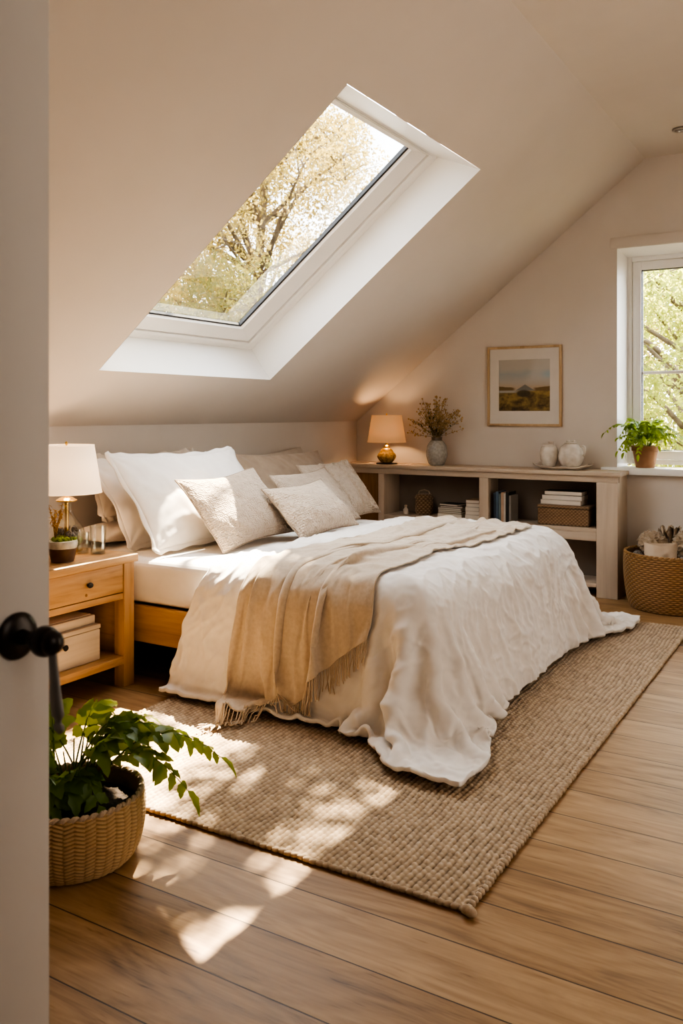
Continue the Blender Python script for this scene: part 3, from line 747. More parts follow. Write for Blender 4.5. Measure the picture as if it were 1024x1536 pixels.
def collide_throw(P, Q, s):
    if s % 3 == 0 or 'n' not in cache:
        loc = np.zeros_like(P); nn = np.zeros_like(P); ok = np.zeros(len(P), bool)
        for i, p in enumerate(P):
            r = duvet_bvh.find_nearest(Vector((float(p[0]), float(p[1]), float(p[2]))), 0.12)
            if r[0] is not None:
                loc[i] = r[0]; nn[i] = r[1]; ok[i] = True
        cache['l'], cache['n'], cache['ok'] = loc, nn * dsign, ok
    d = ((P - cache['l']) * cache['n']).sum(1)
    pen = np.where(cache['ok'], np.clip(0.014 - d, 0, 0.05), 0)
    c = pen > 0
    P = P + cache['n'] * pen[:, None]
    fl = P[:, 2] < 0.036; P[:, 2] = np.maximum(P[:, 2], 0.036)
    t = P - Q
    gn = np.where(fl[:, None], np.array([0, 0, 1.0]), cache['n'])
    tt = t - gn * (t * gn).sum(1, keepdims=True)
    return P - tt * (0.45 * (c | fl))[:, None]
PT = simulate(T0.reshape(-1, 3), bt, 420, 0.0034, collide_throw, 0.990).reshape(mu_, mt_, 3)
NT = grid_normals(PT)
me = fast_mesh('throw_blanket', PT.reshape(-1, 3), grid_faces(mu_, mt_))
throw = link_mesh('throw_blanket', me, MT['throw'], None, True, 0)
md = throw.modifiers.new('sub', 'SUBSURF'); md.levels = 1; md.render_levels = 2
md = throw.modifiers.new('thick', 'SOLIDIFY'); md.thickness = 0.006; md.offset = 0
tag(throw, 'sand coloured wool throw with a long fringe, draped across the white duvet', 'throw')
bm = bmesh.new()
for k in range(96):
    f = (k + 0.5) / 96 * (mu_ - 1); i = int(f); w = f - i
    p = PT[i, -1] * (1 - w) + PT[min(i + 1, mu_ - 1), -1] * w
    q = PT[i, -4] * (1 - w) + PT[min(i + 1, mu_ - 1), -4] * w
    d = Vector(p - q).normalized(); d = (d + Vector((0, 0, -1.2))).normalized()
    out = Vector((0, -1, 0))
    pts = [Vector(p) - d * 0.006]; ln = 0.085 + 0.03 * random.random(); cur = Vector(p)
    sway = Vector((random.uniform(-1, 1), random.uniform(-1, 0.4), 0)) * 0.35
    for s_ in range(9):
        dd = (d + sway * (s_ / 9) + Vector((random.uniform(-.12, .12), random.uniform(-.12, .05), 0)))
        if cur.z < 0.038: dd = Vector((sway.x * 2.0, -0.7 + sway.y, 0.0)) + Vector((random.uniform(-.6, .6), random.uniform(-.4, .4), 0))
        cur = cur + dd.normalized() * ln / 9; cur.z = max(cur.z, 0.028 + 0.006 * random.random())
        r_ = duvet_bvh.find_nearest(cur, 0.06)
        if r_[0] is not None:
            n_ = r_[1] * dsign; dl_ = (cur - r_[0]).dot(n_)
            if dl_ < 0.008: cur = cur + n_ * (0.008 - dl_)
        pts.append(cur.copy())
    tube(bm, pts, [0.0026] * 8 + [0.0030, 0.0022], 5)
obj('fringe', bm, MT['fringe'], throw)

# ------------------------------------------------------------------ pillows
def pillow_shape(w, h, thick, n=48, seed=1):
    """one face of a filled pillow: soft crown, sides drawn in a little, corners kept as ears"""
    m = max(20, int(round(n * h / w)))
    u = np.sin(np.linspace(-1, 1, n) * PI / 2 * 0.94) / math.sin(PI / 2 * 0.94); v = np.sin(np.linspace(-1, 1, m) * PI / 2 * 0.94) / math.sin(PI / 2 * 0.94)
    U_, V_ = np.meshgrid(u, v, indexing='ij')
    g = np.random.default_rng(seed); ph = g.uniform(0, 6, 8)
    core = np.clip((1 - np.abs(U_) ** 2.4) * (1 - np.abs(V_) ** 2.4), 0, 1)
    prof = core ** 0.56
    X = w / 2 * U_ * (1 - 0.055 * (1 - V_ ** 2) * (1 + 0.3 * np.sin(3 * V_ + ph[0]))); Y = h / 2 * V_ * (1 - 0.075 * (1 - U_ ** 2) * (1 + 0.3 * np.sin(3 * U_ + ph[1])))
    Z = 0.078 * thick * prof
    # puckers running in from the corners and the seams
    for k, (cx_, cy_) in enumerate(((-1, -1), (1, -1), (1, 1), (-1, 1))):
        dx, dy = X - cx_ * w / 2, Y - cy_ * h / 2; d = np.hypot(dx, dy); a = np.arctan2(dy, dx)
        Z += 0.0065 * np.sin(a * 10 + ph[k] + d * 6) * np.exp(-(d / 0.17) ** 2) * core ** 0.3
    Z += 0.0035 * np.sin(X * 46 + ph[5] + 2 * np.sin(Y * 9)) * np.exp(-((1 - np.abs(V_)) / 0.3) ** 2) * core ** 0.3
    Z += 0.0030 * np.sin(Y * 44 + ph[6] + 2 * np.sin(X * 9)) * np.exp(-((1 - np.abs(U_)) / 0.25) ** 2) * core ** 0.3
    for a_ in range(n):
        for b_ in range(m):
            x_, y_ = X[a_, b_], Y[a_, b_]; wv = 0.4 * mn.noise(Vector((x_ * 3, y_ * 3, seed)))
            r1 = max(0.0, 1 - abs(mn.noise(Vector((x_ * 6 + wv + seed, (y_ + x_ * .5) * 9, seed * 1.7)))) * 4)
            r2 = max(0.0, 1 - abs(mn.noise(Vector(((x_ - y_) * 15 + wv, (y_ + x_) * 12, seed * 0.7 + 3)))) * 3.2)
            Z[a_, b_] += (0.0085 * r1 ** 1.5 + 0.0032 * r2) * min(1.0, 2 * core[a_, b_])
    return np.stack([X, Y, Z], -1)

def make_pillow(name, label, size, press, mt, M, seed, group, thick=1.0, cat='pillow', flange=0.0, piping=None, sag=0.0, back=0.8, wave=0.0):
    w, h = size
    G = pillow_shape(w, h, thick, 48, seed)
    n, m = G.shape[:2]
    top = G.copy(); bot = G.copy()
    for i in range(n):
        for j in range(m):
            k = mn.noise(Vector((G[i, j, 0] * 5 + seed, G[i, j, 1] * 5, seed * 1.3)))
            k2 = mn.noise(Vector((G[i, j, 0] * 5 - seed, G[i, j, 1] * 5, seed * 2.3 + 5)))
            top[i, j, 2] *= 1 + 0.14 * k; bot[i, j, 2] *= -back * (1 + 0.14 * k2)
    # slump: the filling settles towards the lower edge
    def settle(A):
        t = (A[..., 1] + h / 2) / h
        A[..., 2] *= 1 + sag * (0.5 - t) * 1.2
        A[..., 1] -= 0.03 * sag * np.cos(A[..., 0] / w * PI) * t
        return A
    top = settle(top); bot = settle(bot)
    V = [tuple(p) for p in top.reshape(-1, 3)]
    F = [tuple(f) for f in grid_faces(n, m)]
    idx = np.arange(n * m).reshape(n, m); bidx = np.full((n, m), -1)
    for i in range(n):
        for j in range(m):
            if i in (0, n - 1) or j in (0, m - 1): bidx[i, j] = idx[i, j]
            else:
                bidx[i, j] = len(V); V.append(tuple(bot[i, j]))
    for i in range(n - 1):
        for j in range(m - 1):
            F.append((bidx[i, j], bidx[i, j + 1], bidx[i + 1, j + 1], bidx[i + 1, j]))
    o = None
    me = bpy.data.meshes.new(name); me.from_pydata(V, [], [tuple(int(q) for q in f) for f in F]); me.update()
    o = link_mesh(name, me, mt, None, True, 0)
    md = o.modifiers.new('sub', 'SUBSURF'); md.levels = 1; md.render_levels = 2
    o.matrix_world = M
    tag(o, label, cat, group)
    loop = [(i, 0) for i in range(n)] + [(n - 1, j) for j in range(1, m)] + [(i, m - 1) for i in range(n - 2, -1, -1)] + [(0, j) for j in range(m - 2, 0, -1)]
    ring = [Vector(map(float, top[i, j])) for i, j in loop]
    if flange:
        bm = bmesh.new(); a = []; b = []
        cen = Vector((0, 0, 0))
        for k, p in enumerate(ring):
            t = (ring[(k + 1) % len(ring)] - ring[k - 1]); nn = Vector((t.y, -t.x, 0)).normalized()
            z = 0.006 * math.sin(k * 0.9 + seed) + wave * math.sin(k * 1.3)
            a.append((bm.verts.new(p - nn * 0.004 + Vector((0, 0, 0.003))), bm.verts.new(p - nn * 0.004 - Vector((0, 0, 0.003)))))
            q = p + nn * flange * (1 + 0.15 * math.sin(k * 0.7)); q.z = z
            b.append((bm.verts.new(q + Vector((0, 0, 0.002))), bm.verts.new(q - Vector((0, 0, 0.002)))))
        L_ = len(ring)
        for k in range(L_):
            k2 = (k + 1) % L_
            bm.faces.new((a[k][0], a[k2][0], b[k2][0], b[k][0])); bm.faces.new((a[k][1], b[k][1], b[k2][1], a[k2][1])); bm.faces.new((b[k][0], b[k2][0], b[k2][1], b[k][1]))
        obj('flange', bm, mt, o, angle=0)
    if piping is not None:
        bm = bmesh.new(); tube(bm, ring + [ring[0]], 0.004, 6, False)
        obj('seam_cord', bm, piping, o)
    return o, top, G

def frame_from(tl, tr, bl_, br):
    """matrix whose x runs along the pillow's width, y up its height, z out of its face"""
    tl, tr, bl_, br = map(Vector, (tl, tr, bl_, br))
    x = ((tr - tl) + (br - bl_)).normalized(); y = ((tl - bl_) + (tr - br)); y = (y - x * y.dot(x)).normalized()
    z = x.cross(y); c = (tl + tr + bl_ + br) / 4
    return Matrix(((x.x, y.x, z.x, c.x), (x.y, y.y, z.y, c.y), (x.z, y.z, z.z, c.z), (0, 0, 0, 1)))

def lean(cy, w, h, xb, zb, ang, yaw=0.0, roll=0.0):
    """pillow standing at (xb, cy, zb) on its lower edge, leaning back by ang degrees from upright"""
    a = R(ang)
    Rz = Matrix.Rotation(R(yaw), 3, 'Z')
    x = Rz @ Vector((0, 1, 0)); up = Rz @ Vector((-math.sin(a), 0, math.cos(a))); z = x.cross(up)
    rr_ = Matrix.Rotation(R(roll), 3, z); x = rr_ @ x; up = rr_ @ up
    c = Vector((xb, cy, zb)) + (Rz @ Vector((-math.sin(a), 0, math.cos(a)))) * h / 2
    return Matrix(((x.x, up.x, z.x, c.x), (x.y, up.y, z.y, c.y), (x.z, up.z, z.z, c.z), (0, 0, 0, 1)))

GP = 'pillows at the head of the bed'
PILLOWS = [
 # name, label, size, press, material, matrix, seed, extra
 ('pillow', 'large smooth white pillow with a flat flange, foremost on the nightstand side', (1.0, 0.57), 60, 'pillow', lean(-2.745, 1.0, 0.56, 0.735, 0.622, 36, 0, 0), 1, dict(flange=0.022, sag=0.5, thick=1.05, back=0.6)),
 ('pillow', 'white pillow sandwiched directly behind the large smooth flanged one', (0.97, 0.52), 60, 'pillow', lean(-2.735, 0.96, 0.51, 0.535, 0.620, 35, 0, 0), 2, dict(flange=0.02, sag=0.4, thick=0.72, back=0.7)),
 ('pillow', 'cream pillow with a wavy flange against the knee wall behind both white ones', (0.92, 0.36), 60, 'cream', lean(-2.69, 0.9, 0.34, 0.270, 0.748, 29, 0, 0), 3, dict(flange=0.025, sag=0.3, thick=0.8, back=0.7, wave=0.010)),
 ('pillow', 'cream pillow lying flat at the bottom of the left stack, nearest the nightstand glasses', (0.88, 0.30), 60, 'cream', lean(-2.81, 0.86, 0.30, 0.365, 0.632, 88, 0, 0), 4, dict(sag=0.0, thick=0.95, back=0.45)),
 ('pillow', 'wide taupe linen pillow standing at the back on the bookcase side', (1.02, 0.52), 60, 'taupe', lean(-1.515, 1.0, 0.50, 0.52, 0.607, 34, 0, -1), 5, dict(sag=0.4, thick=0.9, back=0.7)),
 ('pillow', 'pale stone pillow behind the wide taupe one, only its top edge showing', (0.94, 0.50), 60, 'stone', lean(-1.43, 0.92, 0.49, 0.315, 0.607, 30, 0, 1), 6, dict(sag=0.4, thick=0.75, back=0.7)),
]
GC = 'decorative cushions in front of the pillows'
CUSH = [
 ('cushion', 'natural cushion with gathered ruffle bands, at the bookcase end', (0.52, 0.47), 60, 'ruffle', lean(-1.50, 0.5, 0.47, 0.86, 0.607, 40, -12, 3), 7, dict(sag=0.4, thick=0.85, cat='cushion', back=0.7)),
 ('cushion', 'plain beige cushion between the taupe pillow and the smallest cushion', (0.60, 0.42), 60, 'ruffle', lean(-1.90, 0.6, 0.40, 0.93, 0.622, 41, -3, 2), 8, dict(sag=0.4, thick=0.8, cat='cushion', piping='stitch', back=0.7)),
 ('cushion', 'nubbly beige square cushion leaning on the large white pillow', (0.70, 0.46), 60, 'texbeige', lean(-2.69, 0.68, 0.46, 0.965, 0.614, 40, 0, 3), 9, dict(sag=0.45, thick=1.0, cat='cushion', piping='stitch', back=0.7)),
 ('cushion', 'smallest nubbly oat cushion lying foremost at the edge of the duvet', (0.62, 0.37), 60, 'texbeige2', lean(-2.265, 0.62, 0.36, 1.135, 0.628, 45, -1, 2), 10, dict(sag=0.4, thick=1.0, cat='cushion', piping='stitch', back=0.7)),
]
made = {}
for grp, lst in ((GP, PILLOWS), (GC, CUSH)):
    for nm, lb, sz, pr, mt, M, sd, ex in lst:
        ex = dict(ex)
        if ex.get('piping'): ex['piping'] = MT[ex['piping']]
        made[sd] = make_pillow(nm, lb, sz, pr, MT[mt], M, sd, grp, **ex)
# ruffle bands on the ruffled cushion
o, top, G = made[7]
n, m = G.shape[:2]
for ii in (20, 28, 35):
    bm = bmesh.new(); rows = []
    for j in range(1, m - 1):
        for q in range(2):
            jj = min(j + q * 0.5, m - 2); j0 = int(jj); w = jj - j0
            p = Vector(map(float, top[ii, j0] * (1 - w) + top[ii, min(j0 + 1, m - 1)] * w))
            z = 0.006 * math.sin(jj * 3.1 + ii)
            rows.append([bm.verts.new(p + Vector((-0.010, 0, 0.002))), bm.verts.new(p + Vector((z * 0.5, 0, 0.012 + z * 0.4))), bm.verts.new(p + Vector((0.010 + z * 0.3, 0, 0.003)))])
    for a, b in zip(rows, rows[1:]):
        bm.faces.new((a[0], a[1], b[1], b[0])); bm.faces.new((a[1], a[2], b[2], b[1]))
    obj('ruffle_band', bm, MT['ruffle'], o)

# ------------------------------------------------------------------ rug
RX0, RX1, RY0, RY1 = 1.05, 2.832, -4.333, -0.93
nx, ny = int((RX1 - RX0) / 0.0046), int((RY1 - RY0) / 0.0046)
gx = np.linspace(RX0, RX1, nx); gy = np.linspace(RY0, RY1, ny)
X, Y = np.meshgrid(gx, gy, indexing='ij')
wx = X + 0.004 * np.sin(Y * 7 + X * 3) + 0.003 * np.sin(Y * 23); wy = Y + 0.004 * np.sin(X * 9) + 0.003 * np.sin(X * 31 + Y * 4)
pr, pc = 0.0205, 0.0225
row = np.floor(wx / pr); fx = wx / pr - row
ph = wy / pc + 0.5 * (row % 2) + (fx - 0.5) * 0.55
cell = np.floor(ph); fy = ph - cell
rid = np.abs(np.sin(PI * fx)) ** 0.6 * (0.35 + 0.65 * np.abs(np.sin(PI * fy)) ** 0.5)
rnd = np.modf(np.abs(np.sin(row * 12.9898 + cell * 78.233) * 43758.5453))[0]
edge = np.minimum(np.minimum(X - RX0, RX1 - X), np.minimum(Y - RY0, RY1 - Y))
ew = np.clip(edge / 0.004, 0, 1)
Z = (0.006 + 0.009 * rid * (0.75 + 0.5 * rnd)) * ew + 0.002
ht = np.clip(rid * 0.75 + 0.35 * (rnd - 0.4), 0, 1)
jag = 0.004 * np.sin(Y * 200) ; jag2 = 0.004 * np.sin(X * 200)
Xj = np.where(X > RX1 - 0.02, X + jag, np.where(X < RX0 + 0.02, X + jag, X)); Yj = np.where((Y < RY0 + 0.02) | (Y > RY1 - 0.02), Y + jag2, Y)
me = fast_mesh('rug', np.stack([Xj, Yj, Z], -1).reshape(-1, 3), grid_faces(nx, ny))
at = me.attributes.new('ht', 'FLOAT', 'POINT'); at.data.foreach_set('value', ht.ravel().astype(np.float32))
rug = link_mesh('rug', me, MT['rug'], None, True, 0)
tag(rug, 'large chunky woven jute rug on the oak floor under the bed', 'rug')
bm = bmesh.new()
def braid(p0, p1):
    p0 = Vector(p0); p1 = Vector(p1); d = (p1 - p0); ln = d.length; d.normalize(); s = Vector((-d.y, d.x, 0))
    n_ = int(ln / 0.022)
    for k in range(n_):
        c = p0 + d * (ln * (k + 0.5) / n_) + s * random.uniform(-.002, .002)
        res = bmesh.ops.create_icosphere(bm, subdivisions=1, radius=1)
        a = math.atan2(d.y, d.x) + 0.55
        for v in res['verts']:
            q = Vector((v.co.x * 0.0165, v.co.y * 0.0105, v.co.z * 0.0095)); q = Matrix.Rotation(a, 3, 'Z') @ q
            v.co = c + q + Vector((0, 0, 0.0105))
braid((RX0, RY0, 0), (RX1, RY0, 0)); braid((RX1, RY0, 0), (RX1, RY1, 0)); braid((RX0, RY1, 0), (RX0, RY0, 0)); braid((RX1, RY1, 0), (RX0, RY1, 0))
obj('braided_border', bm, MT['jute'], rug, angle=0)
bm = bmesh.new(); blob(bm, (RX1 + 0.012, RY0 - 0.010, 0.014), 0.017, 2, 0.2, (1.1, 0.9, 0.75)); blob(bm, (RX1 + 0.001, RY0 - 0.012, 0.018), 0.013, 2, 0.2)
obj('corner_knot', bm, MT['jute'], rug, angle=0)

# ------------------------------------------------------------------ woven baskets
def woven(name, prof, rows, stakes, mt, par, amp=0.006, seg=None, skip=None, thick=0.008, cut=None, plait=False):
    """lathe with an over-under weave worked into its surface. prof: list of (r,z) outer profile"""
    pr_ = np.array(smooth_prof(prof, 10))
    ln = np.concatenate([[0], np.cumsum(np.linalg.norm(np.diff(pr_, axis=0), axis=1))])
    seg = seg or stakes * 6; nz = rows * 6 + 1
    tt = np.linspace(0, ln[-1], nz)
    rr_ = np.interp(tt, ln, pr_[:, 0]); zz = np.interp(tt, ln, pr_[:, 1])
    th = np.linspace(0, 2 * PI, seg, endpoint=False)
    RI = (np.arange(nz) / 6.0)[:, None]; ri = np.floor(RI)
    loc_ = np.abs(np.sin(PI * (RI - ri)))
    over = np.cos(th[None, :] * stakes / 2 + PI * (ri % 2))
    hgt = (loc_ ** 0.6) * ((0.5 + 0.5 * over) if seg < 300 else (0.68 + 0.32 * over))
    tw = 0.25 * np.sin(th[None, :] * stakes * 2 + RI * 9)
    if plait:      # columns of slanting plaited strands
        cf = th[None, :] * stakes / (2 * PI); cj = np.floor(cf); cf = cf - cj
        rw = RI * 1.25 + 0.75 * (cf - 0.5) * np.where(cj % 2 > 0, 1, -1) + 0.35 * np.sin(cj * 7.3)
        hgt = np.abs(np.sin(PI * rw)) ** 0.7 * (0.66 + 0.34 * np.abs(np.sin(PI * cf)) ** 0.4)
    hgt = np.clip(hgt + 0.12 * tw, 0, 1.1)
    rad = rr_[:, None] + amp * (hgt - 0.5)
    V = np.stack([rad * np.cos(th), rad * np.sin(th), np.broadcast_to(zz[:, None], rad.shape)], -1)
    inner = np.stack([(rr_[:, None] - thick - 0 * rad) * np.cos(th), (rr_[:, None] - thick - 0 * rad) * np.sin(th), np.broadcast_to(zz[:, None], rad.shape)], -1)[::-1]
    A = np.concatenate([V, inner[::6]], 0)
    k_ = A.shape[0]
    Q = grid_faces(k_, seg, True)
    if cut is not None:     # hand hole
        cx = A.reshape(-1, 3)[Q].mean(1)
        ang = np.arctan2(cx[:, 1], cx[:, 0])
        keep = np.ones(len(Q), bool)
        for a0, aw, z0, z1 in cut:
            da = np.abs((ang - a0 + PI) % (2 * PI) - PI)
            keep &= ~((da < aw) & (cx[:, 2] > z0) & (cx[:, 2] < z1))
        Q = Q[keep]
    me_ = fast_mesh(name, A.reshape(-1, 3), Q)
    at_ = me_.attributes.new('ht', 'FLOAT', 'POINT')
    at_.data.foreach_set('value', np.concatenate([np.clip(hgt * 0.85 + 0.12, 0, 1), np.full((k_ - nz, seg), 0.25)], 0).ravel().astype(np.float32))
    return link_mesh(name, me_, mt, par, True, 0)

def rope_ring(bm, r, z, rad=0.008, turns=60, c=(0, 0)):
    for s_ in range(2):
        pts = []
        for k in range(turns * 6 + 1):
            t = 2 * PI * k / (turns * 6); a = 2 * PI * k / 6 + s_ * PI
            rr2 = r + rad * 0.5 * math.cos(a * 0.5); pts.append((c[0] + rr2 * math.cos(t), c[1] + rr2 * math.sin(t), z + rad * 0.5 * math.sin(a * 0.5)))
        tube(bm, pts, rad * 0.75, 6, False)

# frond: curved stem with paired leaflets
def frond(name, base, az, reach, rise, droop, par, mt, n=9, lw=0.034, ll=0.066, r0=0.0028, lobes=0.0, start=0.35, seed=0, twist=0.0, bare=False, tipleaf=True):
    rnd_ = random.Random(seed)
    bm = bmesh.new()
    d = Vector((math.cos(az), math.sin(az), 0)); s = Vector((-d.y, d.x, 0))
    pts = []
    K = 16
    for k in range(K + 1):
        t = k / K
        pts.append(Vector(base) + d * (reach * (t ** 1.25)) + Vector((0, 0, rise * math.sin(min(1, t * 1.15) * PI / 2) - droop * t ** 3)) + s * (twist * t * t))
    tube(bm, pts, [r0 * (1 - 0.7 * k / K) for k in range(K + 1)], 6)
    for f in bm.faces: f.material_index = 1
    nf = len(bm.faces)
    for k in range(n):
        t = start + (1 - start) * (k + 0.3) / n
        f = t * K; i = min(int(f), K - 1); p = pts[i].lerp(pts[i + 1], f - i)
        tan = (pts[i + 1] - pts[i]).normalized()
        up = s.cross(tan); up = up if up.z > 0 else -up
        sc_ = (1 - 0.45 * abs(2 * (k / n) - 0.75)) * rnd_.uniform(0.85, 1.15)
        for sd_ in (-1, 1):
            dirv = (tan * rnd_.uniform(0.55, 0.85) + s * sd_ * rnd_.uniform(0.7, 1.0) + Vector((0, 0, rnd_.uniform(-.35, 0.15)))).normalized()
            leaf(bm, p, dirv, up + s * rnd_.uniform(-.4, .4) + tan * rnd_.uniform(-.3, .3), ll * sc_, lw * sc_, rnd_.uniform(0.15, 0.45), rnd_.uniform(0.1, 0.4), 0.8, 6, lobes)
    if tipleaf: leaf(bm, pts[-1], (pts[-1] - pts[-2]), Vector((0, 0, 1)), ll * 0.95, lw * 0.8, 0.3, 0.25, 0.8, 6, lobes)
    me_ = bpy.data.meshes.new(name)
    for k, f in enumerate(bm.faces): f.material_index = 1 if k < nf else 0
    bm.to_mesh(me_); bm.free()
    return link_mesh(name, me_, [mt, MT['stem']], par, True, 0)

# ---- plant in the woven basket, by the door
PB = (1.728, -4.655, 0.0)
pl = thing('potted_plant', 'leafy green plant in a round seagrass basket on the floor beside the door', 'plant', PB)
bk = woven('basket', [(0.010, 0.004), (0.150, 0.004), (0.172, 0.010), (0.190, 0.04), (0.203, 0.10), (0.205, 0.15), (0.200, 0.190)], 26, 44, MT['wicker'], pl, 0.0075, seg=44 * 9, thick=0.012, plait=True)
bm = bmesh.new(); rope_ring(bm, 0.195, 0.192, 0.0075, 95); obj('rim', bm, MT['jute'], bk)
bm = bmesh.new(); lathe(bm, [(0.001, 0.142), (0.06, 0.146), (0.12, 0.140), (0.17, 0.143), (0.187, 0.138)], seg=56, cap0=True, cap1=False)
for v in bm.verts: v.co.z += 0.008 * fbm(v.co.x * 30, v.co.y * 30, 0)
obj('soil', bm, MT['soil'], pl)
CR = 0.5413   # azimuth of the view's right-hand side
spec = [ # az, reach, rise, droop, leaflets
 (CR + 0.02, 0.40, 0.300, 0.13, 10), (CR - 0.32, 0.335, 0.255, 0.155, 9), (CR + 0.30, 0.33, 0.285, 0.06, 9), (CR + 0.7, 0.26, 0.29, 0.04, 8),
 (CR - 0.75, 0.17, 0.20, 0.13, 6), (CR - 1.25, 0.15, 0.18, 0.12, 6), (CR + 1.3, 0.20, 0.29, 0.02, 7), (CR + 2.0, 0.22, 0.28, 0.03, 7),
 (CR - 1.9, 0.16, 0.20, 0.12, 6), (CR + 2.7, 0.26, 0.27, 0.06, 8), (CR - 2.5, 0.20, 0.22, 0.10, 7), (CR + 3.1, 0.30, 0.25, 0.08, 8),
 (CR + 0.5, 0.12, 0.26, 0.0, 5), (CR + 1.8, 0.10, 0.30, 0.0, 5), (CR - 0.5, 0.10, 0.22, 0.02, 4), (CR - 2.9, 0.10, 0.24, 0.02, 5), (CR + 0.1, 0.24, 0.25, 0.02, 7), (CR + 1.0, 0.16, 0.22, 0.06, 6), (CR - 1.0, 0.09, 0.16, 0.04, 4)]
for k, (az, re_, ri_, dr, n_) in enumerate(spec):
    b = (0.035 * math.cos(az * 1.3 + k) - 0.01, 0.035 * math.sin(az * 1.7 + k), 0.140)
    frond('frond', b, az, re_, ri_ * 0.90, dr, pl, MT['leaf'], n_, 0.050, 0.084, 0.0036, 0.14, 0.40, seed=k, twist=0.03 * math.sin(k * 2.1))
bm = bmesh.new()
for k in range(26):
    a = random.uniform(0, 2 * PI); r_ = random.uniform(0.01, 0.05); h_ = random.uniform(0.10, 0.2)
    o_ = Vector((math.cos(a), math.sin(a), 0))
    tube(bm, [o_ * r_ + Vector((0, 0, 0.14)), o_ * (r_ + 0.012) + Vector((0, 0, 0.14 + h_ * 0.5)), o_ * (r_ + 0.05) + Vector((0, 0, 0.14 + h_))], [0.004, 0.0032, 0.002], 6)
obj('stems', bm, MT['stem'], pl)

# ---- fern in a terracotta pot on the window sill
fp = thing('potted_fern', 'bright green fern in a brown clay pot on the windowsill', 'plant', (2.375, 0.045, WZ0 + 0.0045))
bm = bmesh.new(); lathe(bm, [(0.001, 0.0), (0.062, 0.0), (0.066, 0.004), (0.087, 0.118), (0.094, 0.120), (0.096, 0.155), (0.092, 0.158), (0.086, 0.155), (0.082, 0.14), (0.001, 0.14)], seg=48, cap0=True, cap1=True); obj('pot', bm, MT['terra'], fp)
bm = bmesh.new(); lathe(bm, [(0.001, 0.146), (0.05, 0.148), (0.083, 0.143)], seg=32, cap0=True, cap1=False); obj('soil', bm, MT['soil'], fp)
rf = random.Random(5)
for k in range(40):
    az = 2 * PI * k / 40 * 1.0 + rf.uniform(-.2, .2) + (k % 3) * 2.1
    inward = math.sin(az) > 0.2
    re_ = rf.uniform(0.11, 0.28) * (0.5 if inward else 1.0); ri_ = rf.uniform(0.09, 0.22)
    if math.cos(az) < -0.2 and math.sin(az) > -0.55: re_ = min(re_, 0.10)
    frond('frond', (0.03 * math.cos(az), 0.03 * math.sin(az), 0.145), az, re_, ri_, rf.uniform(0.03, 0.15) if not inward else 0.02, fp, MT['leafb'], 9, 0.027, 0.056, 0.002, 0.0, 0.3, seed=100 + k)

# ------------------------------------------------------------------ nightstand
NS = thing('nightstand', 'honey oak nightstand with one drawer and an open shelf, beside the bed', 'nightstand', (0.475, -3.70, 0))
nx0, nx1, ny0, ny1 = -0.245, 0.245, -0.33, 0.318       # local: front is +X, right end is +Y
bm = bmesh.new(); box(bm, (nx0 - 0.01, ny0 - 0.012, 0.588), (nx1 + 0.016, ny1 + 0.012, 0.624), 0.004); obj('top', bm, MT['oak'], NS)
for x in (nx0, nx1 - 0.066):
    for y in (ny0, ny1 - 0.066):
        bm = bmesh.new(); box(bm, (x, y, 0.0), (x + 0.066, y + 0.066, 0.588), 0.003); obj('leg', bm, MT['oakz'], NS)
for y in (ny0 + 0.012, ny1 - 0.032):
    bm = bmesh.new(); box(bm, (nx0 + 0.066, y, 0.12), (nx1 - 0.066, y + 0.02, 0.588), 0.001); obj('side_panel', bm, MT['oakx'], NS)
bm = bmesh.new(); box(bm, (nx0 + 0.004, ny0 + 0.066, 0.12), (nx0 + 0.02, ny1 - 0.066, 0.588), 0.001); obj('back_panel', bm, MT['oak'], NS)
bm = bmesh.new(); box(bm, (nx0 + 0.02, ny0 + 0.02, 0.108), (nx1 - 0.004, ny1 - 0.034, 0.146), 0.003); obj('shelf', bm, MT['oak'], NS)
bm = bmesh.new(); box(bm, (nx1 - 0.04, ny0 + 0.066, 0.418), (nx1 - 0.006, ny1 - 0.066, 0.448), 0.002); box(bm, (nx0 + 0.066, ny0 + 0.034, 0.424), (nx1 - 0.04, ny1 - 0.034, 0.44), 0.001); obj('drawer_rail', bm, MT['oak'], NS)
bm = bmesh.new(); box(bm, (nx1 - 0.03, ny0 + 0.069, 0.452), (nx1 - 0.004, ny1 - 0.069, 0.584), 0.002); box(bm, (nx0 + 0.07, ny0 + 0.075, 0.455), (nx1 - 0.03, ny1 - 0.075, 0.56), 0.001)
dr = obj('drawer', bm, MT['oak'], NS)
bm = bmesh.new(); lathe(bm, [(0.006, -0.006), (0.006, 0.008), (0.014, 0.012), (0.0165, 0.018), (0.013, 0.024), (0.001, 0.026)], (nx1 - 0.004, 0.03, 0.522), 24, M=Matrix.Rotation(PI / 2, 4, 'Y') @ Matrix.Scale(0.8, 4, (1, 0, 0)))
obj('knob', bm, MT['knob'], dr)
bm = bmesh.new(); lathe(bm, [(0.007, 0.0), (0.006, 0.0022), (0.001, 0.003)], (nx1 - 0.004, 0.022, 0.476), 14, M=Matrix.Rotation(PI / 2, 4, 'Y')); obj('wood_knot', bm, MT['brownwood'], dr)  # small disc for the wood knot below the drawer knob
